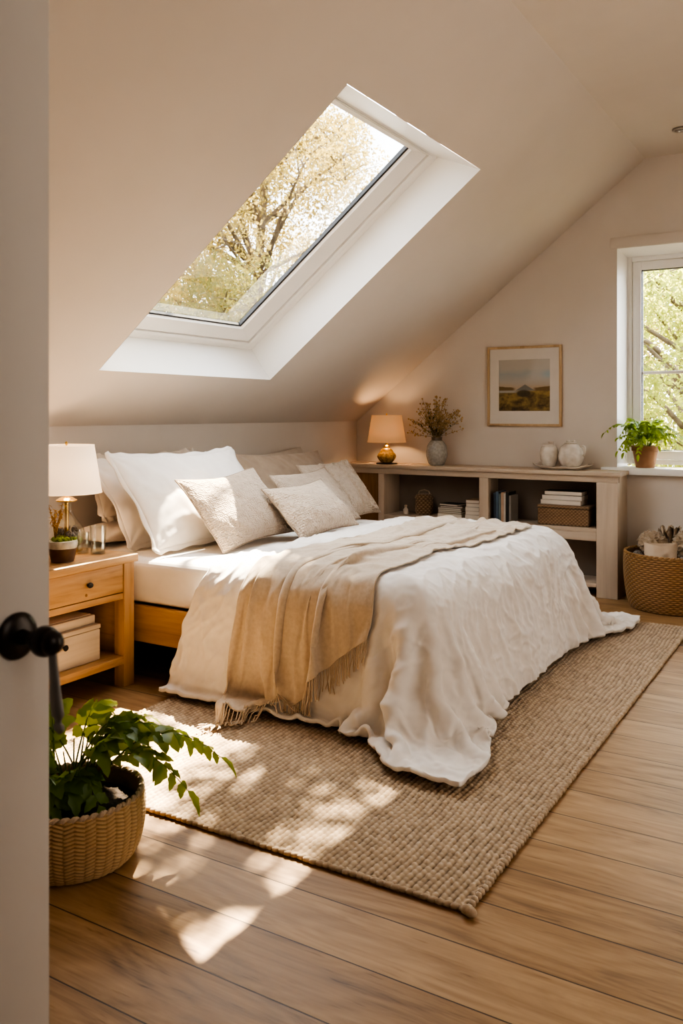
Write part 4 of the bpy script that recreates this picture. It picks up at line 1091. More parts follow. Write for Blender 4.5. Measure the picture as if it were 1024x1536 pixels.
# box on its shelf
sb = thing('storage_box', 'whitewashed lidded box with a dark knob on the nightstand shelf', 'box', (0.505, -3.76, 0.1465))
bm = bmesh.new(); box(bm, (-0.155, -0.195, 0.0), (0.155, 0.218, 0.145), 0.005); bo = obj('body', bm, MT['boxcream'], sb)
bm = bmesh.new(); lathe(bm, [(0.005, -0.002), (0.005, 0.010), (0.012, 0.013), (0.014, 0.018), (0.010, 0.023), (0.001, 0.0245)], (0.155, 0.0, 0.105), 20, M=Matrix.Rotation(PI / 2, 4, 'Y')); obj('knob', bm, MT['knob'], bo)
bm = bmesh.new(); box(bm, (-0.157, -0.197, 0.147), (0.157, 0.22, 0.168), 0.004); obj('lid', bm, MT['boxcream'], sb)
sb2 = thing('tray_box', 'shallow pale box lying on the lid of the whitewashed shelf box', 'box', (0.495, -3.765, 0.1465 + 0.1685))
bm = bmesh.new(); box(bm, (-0.145, -0.188, 0.0), (0.145, 0.212, 0.042), 0.006); obj('body', bm, MT['boxcream'], sb2)
bm = bmesh.new(); box(bm, (-0.13, -0.175, 0.0425), (0.13, 0.197, 0.0465), 0.002); obj('cover', bm, MT['kraft'], sb2)

ZN = 0.6245
# lamp with a glass bottle base
lp = thing('table_lamp', 'white shaded table lamp with a clear glass bottle base on the nightstand', 'lamp', (0.37, -3.487, ZN))
bm = bmesh.new(); lathe(bm, [(0.001, 0), (0.076, 0), (0.078, 0.008), (0.070, 0.014), (0.001, 0.016)], seg=40); obj('base', bm, MT['brass'], lp)
bm = bmesh.new(); lathe(bm, smooth_prof([(0.055, 0.017), (0.078, 0.035), (0.088, 0.075), (0.078, 0.115), (0.048, 0.155), (0.026, 0.195), (0.023, 0.238)], 6), seg=48, cap0=False, cap1=False); gb = obj('glass_body', bm, MT['glass'], lp)
bm = bmesh.new(); lathe(bm, smooth_prof([(0.001, 0.018), (0.055, 0.020), (0.070, 0.036), (0.076, 0.056), (0.05, 0.072), (0.001, 0.066)], 5), seg=32); obj('moss_filling', bm, MT['moss'], gb)
bm = bmesh.new()
for k in range(9): blob(bm, (0.045 * math.cos(k * 0.7 + 0.2), 0.045 * math.sin(k * 0.7 + 0.2), 0.08 + 0.008 * (k % 4)), 0.016, 1, 0.6, (1, 1, 1.3))
obj('pebbles', bm, MT['crinkledark'], gb)
bm = bmesh.new(); lathe(bm, [(0.011, 0.016), (0.010, 0.24)], seg=20); obj('stem', bm, MT['brass'], lp)
bm = bmesh.new(); lathe(bm, smooth_prof([(0.024, 0.238), (0.046, 0.241), (0.050, 0.247), (0.040, 0.254), (0.026, 0.262), (0.014, 0.268), (0.0125, 0.31)], 4), seg=40); obj('collar', bm, MT['brass'], lp)
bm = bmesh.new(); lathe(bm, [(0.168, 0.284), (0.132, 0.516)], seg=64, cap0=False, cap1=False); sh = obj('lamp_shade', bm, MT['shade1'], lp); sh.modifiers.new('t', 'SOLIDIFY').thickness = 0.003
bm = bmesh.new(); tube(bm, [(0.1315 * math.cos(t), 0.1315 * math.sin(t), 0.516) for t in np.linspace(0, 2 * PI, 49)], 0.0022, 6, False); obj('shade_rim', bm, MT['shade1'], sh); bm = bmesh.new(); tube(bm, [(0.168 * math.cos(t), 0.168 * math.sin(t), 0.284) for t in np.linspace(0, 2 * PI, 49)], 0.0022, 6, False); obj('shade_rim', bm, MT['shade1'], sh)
bm = bmesh.new()
for t in (0.3, 2.4, 4.5): tube(bm, [(0, 0, 0.512), (0.131 * math.cos(t), 0.131 * math.sin(t), 0.512)], 0.0016, 5)
tube(bm, [(0, 0, 0.30), (0, 0, 0.515)], 0.003, 6); obj('shade_carrier', bm, MT['brass'], lp)
bm = bmesh.new(); lathe(bm, [(0.003, 0.514), (0.006, 0.520), (0.0075, 0.526), (0.004, 0.533), (0.001, 0.535)], seg=16); obj('finial', bm, MT['brass'], lp)
bm = bmesh.new(); blob(bm, (0, 0, 0.40), 0.026, 2); obj('bulb', bm, MT['ivory'], lp)

# drinking glasses
def tumbler(label, loc, h, r0, r1, water):
    t = thing('drinking_glass', label, 'glass', loc, group='drinking glasses on the nightstand')
    bm = bmesh.new()
    lathe(bm, [(0.001, 0.0), (r0, 0.0), (r1, h), (r1 - 0.0022, h), (r0 - 0.003, 0.008), (0.001, 0.008)], seg=40)
    obj('glass_wall', bm, MT['glass'], t)
    if water:
        bm = bmesh.new(); k = water / h; lathe(bm, [(0.001, 0.0085), (r0 - 0.0035, 0.0085), (r0 + (r1 - r0) * k - 0.004, water), (0.001, water)], seg=40); obj('water', bm, MT['water'], t)
    return t
tumbler('taller clear glass of water standing at the bed end of the nightstand', (0.575, -3.475, ZN), 0.135, 0.034, 0.039, 0.05)
tumbler('shorter empty glass tucked behind the taller water glass', (0.50, -3.50, ZN), 0.10, 0.026, 0.030, 0)

# brown pot with moss and a golden sprig
pt = thing('stoneware_pot', 'small dark brown pot of moss with a golden sprig on the nightstand', 'plant pot', (0.60, -3.712, ZN))
bm = bmesh.new(); lathe(bm, smooth_prof([(0.001, 0.0), (0.046, 0.0), (0.05, 0.005), (0.056, 0.03), (0.063, 0.062)], 4), seg=40, cap1=True); obj('pot', bm, MT['brownpot'], pt)
bm = bmesh.new(); lathe(bm, smooth_prof([(0.063, 0.0625), (0.067, 0.078), (0.066, 0.090), (0.058, 0.096), (0.001, 0.094)], 4), seg=40, cap0=False); obj('glazed_band', bm, MT['frost'], pt)
bm = bmesh.new()
for k in range(26):
    a = random.uniform(0, 2 * PI); r_ = 0.05 * math.sqrt(random.random()); blob(bm, (r_ * math.cos(a), r_ * math.sin(a), 0.098), 0.013, 1, 0.5)
obj('moss', bm, MT['moss'], pt, angle=0)
bm = bmesh.new()
for k in range(7):
    a = k * 0.9; pts = [(-0.025, -0.02, 0.095), (-0.022 + 0.01 * math.cos(a), -0.02 + 0.01 * math.sin(a), 0.16), (-0.02 + 0.03 * math.cos(a), -0.015 + 0.04 * math.sin(a), 0.23 + 0.015 * (k % 3)), (-0.015 + 0.045 * math.cos(a), -0.01 + 0.065 * math.sin(a), 0.225 - 0.02 * (k % 2))]
    tube(bm, pts, [0.002, 0.0018, 0.0015, 0.001], 5)
    for q in range(8):
        p = Vector(pts[1]).lerp(Vector(pts[2]), q / 7.0); leaf(bm, p, Vector((random.uniform(-1, 1), random.uniform(-1, 1), random.uniform(-.6, .6))), Vector((0, 0, 1)), 0.024, 0.012, 0.3, 0.3)
obj('sprig', bm, MT['goldleaf'], pt, angle=0)

# ------------------------------------------------------------------ bookcase along the gable wall
BC = thing('bookcase', 'low limed oak bookcase along the gable wall, from the knee wall to the window', 'bookcase', (1.14, -0.16, 0))
bx = lambda x: x - 1.14
by = lambda y: y + 0.16
YFR, YBK = -0.30, -0.012
BT = 0.885
def bb(name, lo, hi, m, bev=0.003):
    bm = bmesh.new(); box(bm, (bx(lo[0]), by(lo[1]), lo[2]), (bx(hi[0]), by(hi[1]), hi[2]), bev); return obj(name, bm, m, BC)
bb('top', (0.004, YFR - 0.022, BT - 0.03), (2.285, YBK, BT), MT['pale'], 0.004)
bb('top_rail', (0.012, YFR, BT - 0.075), (2.262, YFR + 0.024, BT - 0.0305), MT['pale'], 0.002)
bb('post', (0.012, YFR, 0.0), (0.062, YFR + 0.05, BT - 0.0755), MT['palez'])
bb('post', (0.372, YFR, 0.0), (0.425, YFR + 0.05, BT - 0.0755), MT['palez'])
bb('post', (1.238, YFR, 0.0), (1.312, YFR + 0.05, BT - 0.0755), MT['palez'])
bb('post', (2.115, YFR, 0.0), (2.262, YFR + 0.05, BT - 0.0755), MT['palez'])
bb('door_panel', (0.063, YFR + 0.012, 0.05), (0.371, YFR + 0.030, BT - 0.0755), MT['brownwood'])
bb('end_panel', (2.238, YFR + 0.051, 0.0), (2.262, YBK, BT - 0.031), MT['palez'])
bb('end_panel', (0.012, YFR + 0.051, 0.0), (0.036, YBK, BT - 0.031), MT['palez'])
bb('divider', (0.398, YFR + 0.051, 0.10), (0.424, YBK - 0.012, BT - 0.031), MT['palez'])
bb('divider', (1.262, YFR + 0.051, 0.10), (1.288, YBK - 0.012, BT - 0.031), MT['palez'])
bb('back_panel', (0.037, YBK - 0.011, 0.02), (2.237, YBK, BT - 0.031), MT['backpanel'], 0.001)
for x0, x1 in ((0.426, 1.237), (1.313, 2.114)):
    bb('shelf', (x0, YFR + 0.004, 0.455), (x1, YBK - 0.012, 0.483), MT['pale'], 0.002)
    bb('shelf_rail', (x0, YFR + 0.002, 0.395), (x1, YFR + 0.022, 0.4545), MT['pale'], 0.002)
    bb('shelf', (x0, YFR + 0.004, 0.07), (x1, YBK - 0.012, 0.10), MT['pale'], 0.002)
SZ = 0.4835

# ---- books
def book(label, loc, dims, cover, group, rotz=0.0, upright=False, tilt=0.0, pages=MT['paper']):
    """dims: length, depth, thickness. lying flat, spine at -Y (towards the room) unless upright"""
    l_, d_, t_ = dims
    b = thing('book', label, 'book', loc, rotz, group)
    c = 0.0022
    bm = bmesh.new(); box(bm, (-l_ / 2, -d_ / 2, 0), (l_ / 2, d_ / 2, c), 0.0006, 1); box(bm, (-l_ / 2, -d_ / 2, t_ - c), (l_ / 2, d_ / 2, t_), 0.0006, 1); box(bm, (-l_ / 2, d_ / 2 - c, c), (l_ / 2, d_ / 2, t_ - c), 0, 1)
    obj('cover', bm, cover, b)
    bm = bmesh.new(); box(bm, (-l_ / 2 + 0.003, -d_ / 2 + 0.0025, c), (l_ / 2 - 0.003, d_ / 2 - c, t_ - c), 0, 1); obj('pages', bm, pages, b)
    if upright: b.rotation_euler = (0, R(90) + tilt, R(180) + rotz) 
    return b
gb1 = 'books lying in the short stack'
z = SZ
for k, (t, ln, dp, cv, lb, rz) in enumerate([(0.036, 0.205, 0.15, 'tan', 'thick tan book at the bottom of the short stack', 0.02), (0.014, 0.20, 0.15, 'olive', 'thin olive book, second from the bottom of the short stack', -0.06),
      (0.013, 0.19, 0.145, 'cream', 'thin cream book in the middle of the short stack', 0.09), (0.014, 0.195, 0.14, 'grey', 'thin grey book just under the two dark ones of the short stack', -0.03),
      (0.013, 0.18, 0.14, 'brown', 'dark brown book second from the top of the short stack', 0.12), (0.016, 0.165, 0.13, 'black', 'black book on the very top of the short stack', -0.15)]):
    book(lb, (0.978 + 0.006 * math.sin(k * 2), -0.19, z + 0.0003), (ln, dp, t), BK[cv], gb1, rz); z += t + 0.0004
gb2 = 'books in the taller stack beside the middle post'
z = SZ
for k, (t, ln, dp, cv, lb) in enumerate([(0.036, 0.125, 0.17, 'white', 'white book at the bottom of the taller stack by the middle post'), (0.028, 0.122, 0.165, 'cream', 'cream book second from the bottom of the taller stack'),
      (0.030, 0.118, 0.165, 'white', 'off-white book in the middle of the taller stack'), (0.028, 0.115, 0.16, 'grey', 'grey book second from the top of the taller stack'), (0.026, 0.110, 0.16, 'tan', 'tan book with a dark top, topmost of the taller stack')]):
    book(lb, (1.170 + 0.003 * math.sin(k * 3), -0.185, z + 0.0003), (ln, dp, t), BK[cv], gb2, 0.03 * math.sin(k * 2.3)); z += t + 0.0004
# standing books, spines outwards
gb3 = 'books standing beside the middle post'
x = 1.345
for cv, t, h, lb in [('navy', 0.018, 0.215, 'navy spine first beside the middle post'), ('blue', 0.022, 0.225, 'blue spine second from the middle post'), ('teal', 0.016, 0.21, 'grey-blue spine third from the middle post'),
                     ('peach', 0.020, 0.22, 'peach spine fourth from the middle post'), ('white', 0.015, 0.215, 'white spine fifth from the middle post'), ('black', 0.024, 0.225, 'black spine sixth from the middle post'), ('grey', 0.016, 0.20, 'grey spine last in the row, furthest from the post')]:
    b = thing('book', 'standing book with a ' + lb, 'book', (x + t / 2, -0.205, SZ + 0.0003), 0, gb3)
    d_ = 0.155
    bm = bmesh.new(); box(bm, (-t / 2, -d_ / 2, 0), (-t / 2 + 0.002, d_ / 2, h), 0.0005, 1); box(bm, (t / 2 - 0.002, -d_ / 2, 0), (t / 2, d_ / 2, h), 0.0005, 1); box(bm, (-t / 2, -d_ / 2, 0), (t / 2, -d_ / 2 + 0.003, h), 0.001, 1)
    obj('cover', bm, BK[cv], b)
    bm = bmesh.new(); box(bm, (-t / 2 + 0.0022, -d_ / 2 + 0.0032, 0.003), (t / 2 - 0.0022, d_ / 2 - 0.003, h - 0.003), 0, 1); obj('pages', bm, MT['paper'], b)
    x += t + 0.0012
# raffia box with three books on it
def weave_box(name, lo, hi, mt, par, pitch=0.012):
    V = []; Q = []; H = []
    lo = np.array(lo); hi = np.array(hi); c = (lo + hi) / 2
    for ax in range(3):
        for sd_ in (0, 1):
            u, v = [k for k in range(3) if k != ax]
            nu_ = max(2, int((hi[u] - lo[u]) / 0.004)); nv_ = max(2, int((hi[v] - lo[v]) / 0.004))
            A, B = np.meshgrid(np.linspace(lo[u], hi[u], nu_), np.linspace(lo[v], hi[v], nv_), indexing='ij')
            if ax == 2: rows_, along = B, A
            else: rows_, along = B, A
            ri = np.floor(rows_ / pitch); h_ = np.abs(np.sin(PI * rows_ / pitch)) * (0.5 + 0.5 * np.cos(along / pitch * PI * 0.9 + PI * (ri % 2)))
            ed = np.minimum(np.minimum(A - lo[u], hi[u] - A), np.minimum(B - lo[v], hi[v] - B)); k_ = np.clip(ed / 0.006, 0, 1)
            P_ = np.zeros(A.shape + (3,)); P_[..., u] = A; P_[..., v] = B
            P_[..., ax] = (hi[ax] if sd_ else lo[ax]) + (1 if sd_ else -1) * (0.003 * h_ * k_ - 0.003 * (1 - k_) ** 2)
            f = grid_faces(nu_, nv_, off=len(V))
            V.extend(P_.reshape(-1, 3)); Q.extend(f); H.extend(np.clip(0.2 + 0.8 * h_, 0, 1).ravel())
    me_ = fast_mesh(name, np.array(V), np.array(Q)); at_ = me_.attributes.new('ht', 'FLOAT', 'POINT'); at_.data.foreach_set('value', np.array(H, np.float32))
    return link_mesh(name, me_, mt, par, True, 0)
rbx = thing('woven_box', 'brown woven lidded box on the right-hand shelf under three books', 'box', (1.865, -0.175, SZ + 0.004))
weave_box('body', (-0.185, -0.088, 0.0), (0.185, 0.088, 0.118), MT['raffia'], rbx)
weave_box('lid', (-0.19, -0.093, 0.1225), (0.19, 0.093, 0.142), MT['raffia'], rbx)
z = SZ + 0.004 + 0.1455
for k, (t, ln, cv, lb) in enumerate([(0.034, 0.30, 'white', 'lower white book lying directly on the woven box lid'), (0.034, 0.295, 'white', 'second white book on the woven box, under the dark covered one'), (0.030, 0.275, 'black', 'dark covered book topmost on the woven box')]):
    book(lb, (1.855 + 0.008 * k - 0.008, -0.175, z + 0.0003), (ln, 0.16, t), BK[cv], 'books on the woven box', 0.02 * (k - 1)); z += t + 0.0004
# woven canister and a little stoppered bottle on the left-hand shelf
can = thing('woven_canister', 'small round brown woven canister on the left-hand shelf', 'canister', (0.70, -0.13, SZ + 0.001))
woven('body', [(0.001, 0.0), (0.06, 0.0), (0.067, 0.006), (0.073, 0.05), (0.070, 0.105), (0.066, 0.12)], 12, 26, MT['raffia'], can, 0.006)
ld = woven('lid', [(0.071, 0.1215), (0.074, 0.13), (0.066, 0.15), (0.050, 0.163), (0.001, 0.165)], 6, 26, MT['raffia'], can, 0.005, thick=0.0005)
bm = bmesh.new(); tube(bm, [(-0.05, 0, 0.163), (-0.04, 0, 0.185), (0, 0, 0.196), (0.04, 0, 0.185), (0.05, 0, 0.163)], 0.005, 6); obj('handle', bm, MT['jute'], ld)
jar = thing('bottle', 'tiny pale stoppered bottle beside the woven canister', 'bottle', (0.565, -0.19, SZ + 0.0003))
bm = bmesh.new(); lathe(bm, smooth_prof([(0.001, 0), (0.018, 0), (0.021, 0.01), (0.020, 0.035), (0.011, 0.048), (0.010, 0.058)], 4), seg=24); obj('body', bm, MT['platter'], jar)
bm = bmesh.new(); lathe(bm, [(0.009, 0.0585), (0.0125, 0.062), (0.011, 0.072), (0.001, 0.074)], seg=20); obj('stopper', bm, MT['kraft'], jar)

# ---- things on the bookcase top
TZ = BT + 0.0008
lp2 = thing('table_lamp', 'glowing cream shaded lamp with an amber ceramic base on the bookcase', 'lamp', (0.415, -0.235, TZ))
bm = bmesh.new(); lathe(bm, [(0.001, 0), (0.086, 0), (0.088, 0.005), (0.082, 0.008), (0.001, 0.008)], seg=40); obj('base', bm, MT['knob'], lp2)
bm = bmesh.new(); lathe(bm, smooth_prof([(0.035, 0.0085), (0.046, 0.014), (0.060, 0.028), (0.075, 0.055), (0.070, 0.078), (0.058, 0.092), (0.045, 0.115), (0.030, 0.128), (0.024, 0.138)], 6), seg=64, wob=lambda t, u: 1 + 0.035 * math.sin(t * 11) * math.sin(u * PI))
obj('body', bm, MT['amber'], lp2)
bm = bmesh.new(); lathe(bm, [(0.024, 0.1385), (0.026, 0.142), (0.018, 0.150), (0.0115, 0.154), (0.0115, 0.19)], seg=24); obj('neck', bm, MT['brass'], lp2)
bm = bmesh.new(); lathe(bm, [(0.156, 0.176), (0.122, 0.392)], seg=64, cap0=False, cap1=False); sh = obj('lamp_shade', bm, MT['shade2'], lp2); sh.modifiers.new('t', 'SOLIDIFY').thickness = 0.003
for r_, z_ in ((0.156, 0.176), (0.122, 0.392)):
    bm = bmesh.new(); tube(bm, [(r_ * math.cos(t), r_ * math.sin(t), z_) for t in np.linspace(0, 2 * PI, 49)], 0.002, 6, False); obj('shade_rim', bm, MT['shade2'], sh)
bm = bmesh.new()
for t in (0.3, 2.4, 4.5): tube(bm, [(0, 0, 0.388), (0.121 * math.cos(t), 0.121 * math.sin(t), 0.388)], 0.0016, 5)
tube(bm, [(0, 0, 0.18), (0, 0, 0.392)], 0.003, 6); obj('shade_carrier', bm, MT['brass'], lp2)
bm = bmesh.new(); lathe(bm, [(0.003, 0.391), (0.006, 0.396), (0.0075, 0.402), (0.004, 0.408), (0.001, 0.410)], seg=16); obj('finial', bm, MT['brass'], lp2)
bm = bmesh.new(); blob(bm, (0, 0, 0.27), 0.025, 2); obj('bulb', bm, MT['ivory'], lp2)

VP = (0.845, -0.205, TZ)
vs = thing('vase', 'grey crackle-glazed vase holding dried flowers on the bookcase', 'vase', VP)
vprof = smooth_prof([(0.046, 0.0), (0.062, 0.012), (0.080, 0.06), (0.084, 0.10), (0.076, 0.15), (0.056, 0.185), (0.044, 0.196)], 6)
bm = bmesh.new(); lathe(bm, vprof, seg=56, cap1=False, wob=lambda t, u: 1 + 0.012 * math.sin(t * 14) * math.sin(u * PI)); obj('body', bm, MT['greyglaze'], vs)
bm = bmesh.new(); lathe(bm, [(0.044, 0.1965), (0.041, 0.205), (0.045, 0.222), (0.041, 0.222), (0.037, 0.205), (0.037, 0.18)], seg=40, cap0=False, cap1=False); obj('neck', bm, MT['darkrim'], vs)
bq = thing('dried_bouquet', 'spreading bunch of brown dried flowers in the grey vase', 'dried flowers', (VP[0], VP[1], TZ + 0.03))
rb = random.Random(11)
for k in range(46):
    a = rb.uniform(0, 2 * PI); sp_ = rb.random() ** 0.6
    reach = 0.04 + 0.205 * sp_; hgt_ = 0.50 - 0.22 * sp_ ** 2 + rb.uniform(-.06, .03)
    ay = 0.62 if math.sin(a) > 0 else 0.75
    d = Vector((math.cos(a), math.sin(a) * ay, 0))
    bm = bmesh.new()
    pts = [Vector((0.008 * math.cos(a), 0.008 * math.sin(a), 0.06)), Vector((0.020 * math.cos(a), 0.020 * math.sin(a), 0.185)), d * reach * 0.45 + Vector((0, 0, 0.175 + (hgt_ - 0.175) * 0.5)), d * reach + Vector((0, 0, hgt_))]
    P_ = [Vector(p) for p in smooth_prof([tuple(p) for p in pts], 5)]
    tube(bm, P_, [0.0017 * (1 - 0.55 * i / len(P_)) for i in range(len(P_))], 5)
    n0 = len(bm.faces)
    if k % 5 < 2:       # leafy stem
        for q in range(9):
            p = P_[int(len(P_) * (0.42 + 0.055 * q))]; leaf(bm, p, Vector((rb.uniform(-1, 1), rb.uniform(-1, 1), rb.uniform(0, 1))) + d * 0.4, Vector((0, 0, 1)), 0.045, 0.012, 0.2, 0.2)
        n1 = len(bm.faces)
    else: n1 = n0
    for q in range(rb.randint(9, 18)):
        t = rb.uniform(0.60, 1.0); p = P_[min(len(P_) - 1, int(t * (len(P_) - 1)))]
        o_ = Vector((rb.uniform(-1, 1), rb.uniform(-.8, .8), rb.uniform(-.4, 1))) * 0.022
        tube(bm, [p, p + o_], 0.0008, 4); blob(bm, p + o_, rb.uniform(0.0035, 0.0078), 1, 0.5, (1, 1, 1.2))
    blob(bm, P_[-1], 0.008, 1, 0.4)
    for i, f in enumerate(bm.faces): f.material_index = 0 if i < n0 else (1 if i < n1 else 2)
    me_ = bpy.data.meshes.new('flower_stem'); bm.to_mesh(me_); bm.free()
    link_mesh('flower_stem', me_, [MT['dried'], MT['driedleaf'], MT['driedhead']], bq, True, 0)

# platter with two ivory jars
pf = thing('platter', 'shallow ivory platter with upturned ends under the two ivory jars', 'platter', (1.845, -0.185, TZ))
bm = bmesh.new(); nxp, nyp = 28, 14; rows = []
def plat(u, v, top):
    x = u * 0.20; y = v * 0.092 * (1 - 0.12 * u * u)
    z_ = 0.006 + 0.026 * abs(u) ** 5 + 0.012 * abs(v) ** 6 + 0.002 * math.sin(u * 9)
    return Vector((x, y, z_ + (0.007 if top else 0) - (0.006 if not top and max(abs(u), abs(v)) < 0.75 else 0)))
for top_ in (True, False):
    g_ = [[bm.verts.new(plat(-1 + 2 * i / nxp, -1 + 2 * j / nyp, top_)) for j in range(nyp + 1)] for i in range(nxp + 1)]
    rows.append(g_)
    for i in range(nxp):
        for j in range(nyp): bm.faces.new((g_[i][j], g_[i + 1][j], g_[i + 1][j + 1], g_[i][j + 1]))
A, B = rows
for i in range(nxp):
    for j in (0, nyp): bm.faces.new((A[i][j], A[i + 1][j], B[i + 1][j], B[i][j]))
for j in range(nyp):
    for i in (0, nxp): bm.faces.new((A[i][j], A[i][j + 1], B[i][j + 1], B[i][j]))
obj('dish', bm, MT['platter'], pf, angle=0)
jz = TZ + 0.0175
gj = 'ivory lidded jars on the platter'
j1 = thing('ceramic_jar', 'taller narrow ivory jar at the picture end of the platter', 'jar', (1.738, -0.175, jz), group=gj)
bm = bmesh.new(); lathe(bm, smooth_prof([(0.034, 0.0), (0.046, 0.01), (0.062, 0.055), (0.066, 0.095), (0.058, 0.135), (0.050, 0.15), (0.052, 0.158)], 6), seg=48, wob=lambda t, u: 1 + 0.03 * math.sin(t * 2 + u * 2)); jb = obj('body', bm, MT['ivory'], j1)
bm = bmesh.new(); lathe(bm, [(0.050, 0.1585), (0.050, 0.163), (0.03, 0.168), (0.001, 0.169)], seg=32); jl = obj('lid', bm, MT['ivory'], j1)
bm = bmesh.new(); lathe(bm, [(0.010, 0.1685), (0.018, 0.174), (0.021, 0.184), (0.017, 0.186), (0.001, 0.18)], (0.012, 0, 0), seg=20); obj('knob', bm, MT['platter'], jl)
j2 = thing('ceramic_jar', 'rounder ivory jar with a side handle at the window end of the platter', 'jar', (1.902, -0.185, jz), group=gj)
bm = bmesh.new(); lathe(bm, smooth_prof([(0.045, 0.0), (0.066, 0.012), (0.088, 0.06), (0.090, 0.095), (0.076, 0.14), (0.052, 0.165), (0.044, 0.17)], 6), seg=56, wob=lambda t, u: 1 + 0.022 * math.sin(t * 7) * math.sin(u * PI)); obj('body', bm, MT['ivory'], j2)
bm = bmesh.new(); lathe(bm, [(0.044, 0.1705), (0.046, 0.176), (0.03, 0.182), (0.001, 0.183)], seg=32); jl = obj('lid', bm, MT['ivory'], j2)
bm = bmesh.new()
for dx in (-0.02, 0.018): lathe(bm, [(0.008, 0.181), (0.014, 0.187), (0.014, 0.195), (0.001, 0.197)], (dx, 0, 0), seg=18)
obj('knob', bm, MT['ivory'], jl)
bm = bmesh.new(); tube(bm, [Vector(p) for p in smooth_prof([(0.070, -0.01, 0.150), (0.094, -0.012, 0.158), (0.108, -0.014, 0.140), (0.104, -0.012, 0.105), (0.090, -0.01, 0.085)], 5)], 0.006, 8); obj('handle', bm, MT['ivory'], j2)

# ---- framed landscape
PCX0, PCX1, PCZ0, PCZ1 = 1.195, 1.785, 1.195, 1.812
pcx, pcz = (PCX0 + PCX1) / 2, (PCZ0 + PCZ1) / 2
pc_ = thing('framed_picture', 'landscape print in a thin oak frame with a wide pale mat on the gable wall', 'picture', (pcx, -0.0125, PCZ0))
hw, hh = (PCX1 - PCX0) / 2, (PCZ1 - PCZ0)
bm = bmesh.new(); fw_ = 0.019
box(bm, (-hw, -0.013, 0), (-hw + fw_, 0.011, hh), 0.0015); box(bm, (hw - fw_, -0.013, 0), (hw, 0.011, hh), 0.0015)
box(bm, (-hw + fw_, -0.013, 0), (hw - fw_, 0.011, fw_), 0.0015); box(bm, (-hw + fw_, -0.013, hh - fw_), (hw - fw_, 0.011, hh), 0.0015)
obj('frame', bm, MT['frame'], pc_)
aw, a0, a1 = 0.203, 0.118, hh - 0.103
bm = bmesh.new()
box(bm, (-hw + fw_, -0.002, fw_), (-aw, 0.004, hh - fw_), 0); box(bm, (aw, -0.002, fw_), (hw - fw_, 0.004, hh - fw_), 0); box(bm, (-aw, -0.002, fw_), (aw, 0.004, a0), 0); box(bm, (-aw, -0.002, a1), (aw, 0.004, hh - fw_), 0)
obj('mat_board', bm, MT['mat'], pc_, smooth=False)
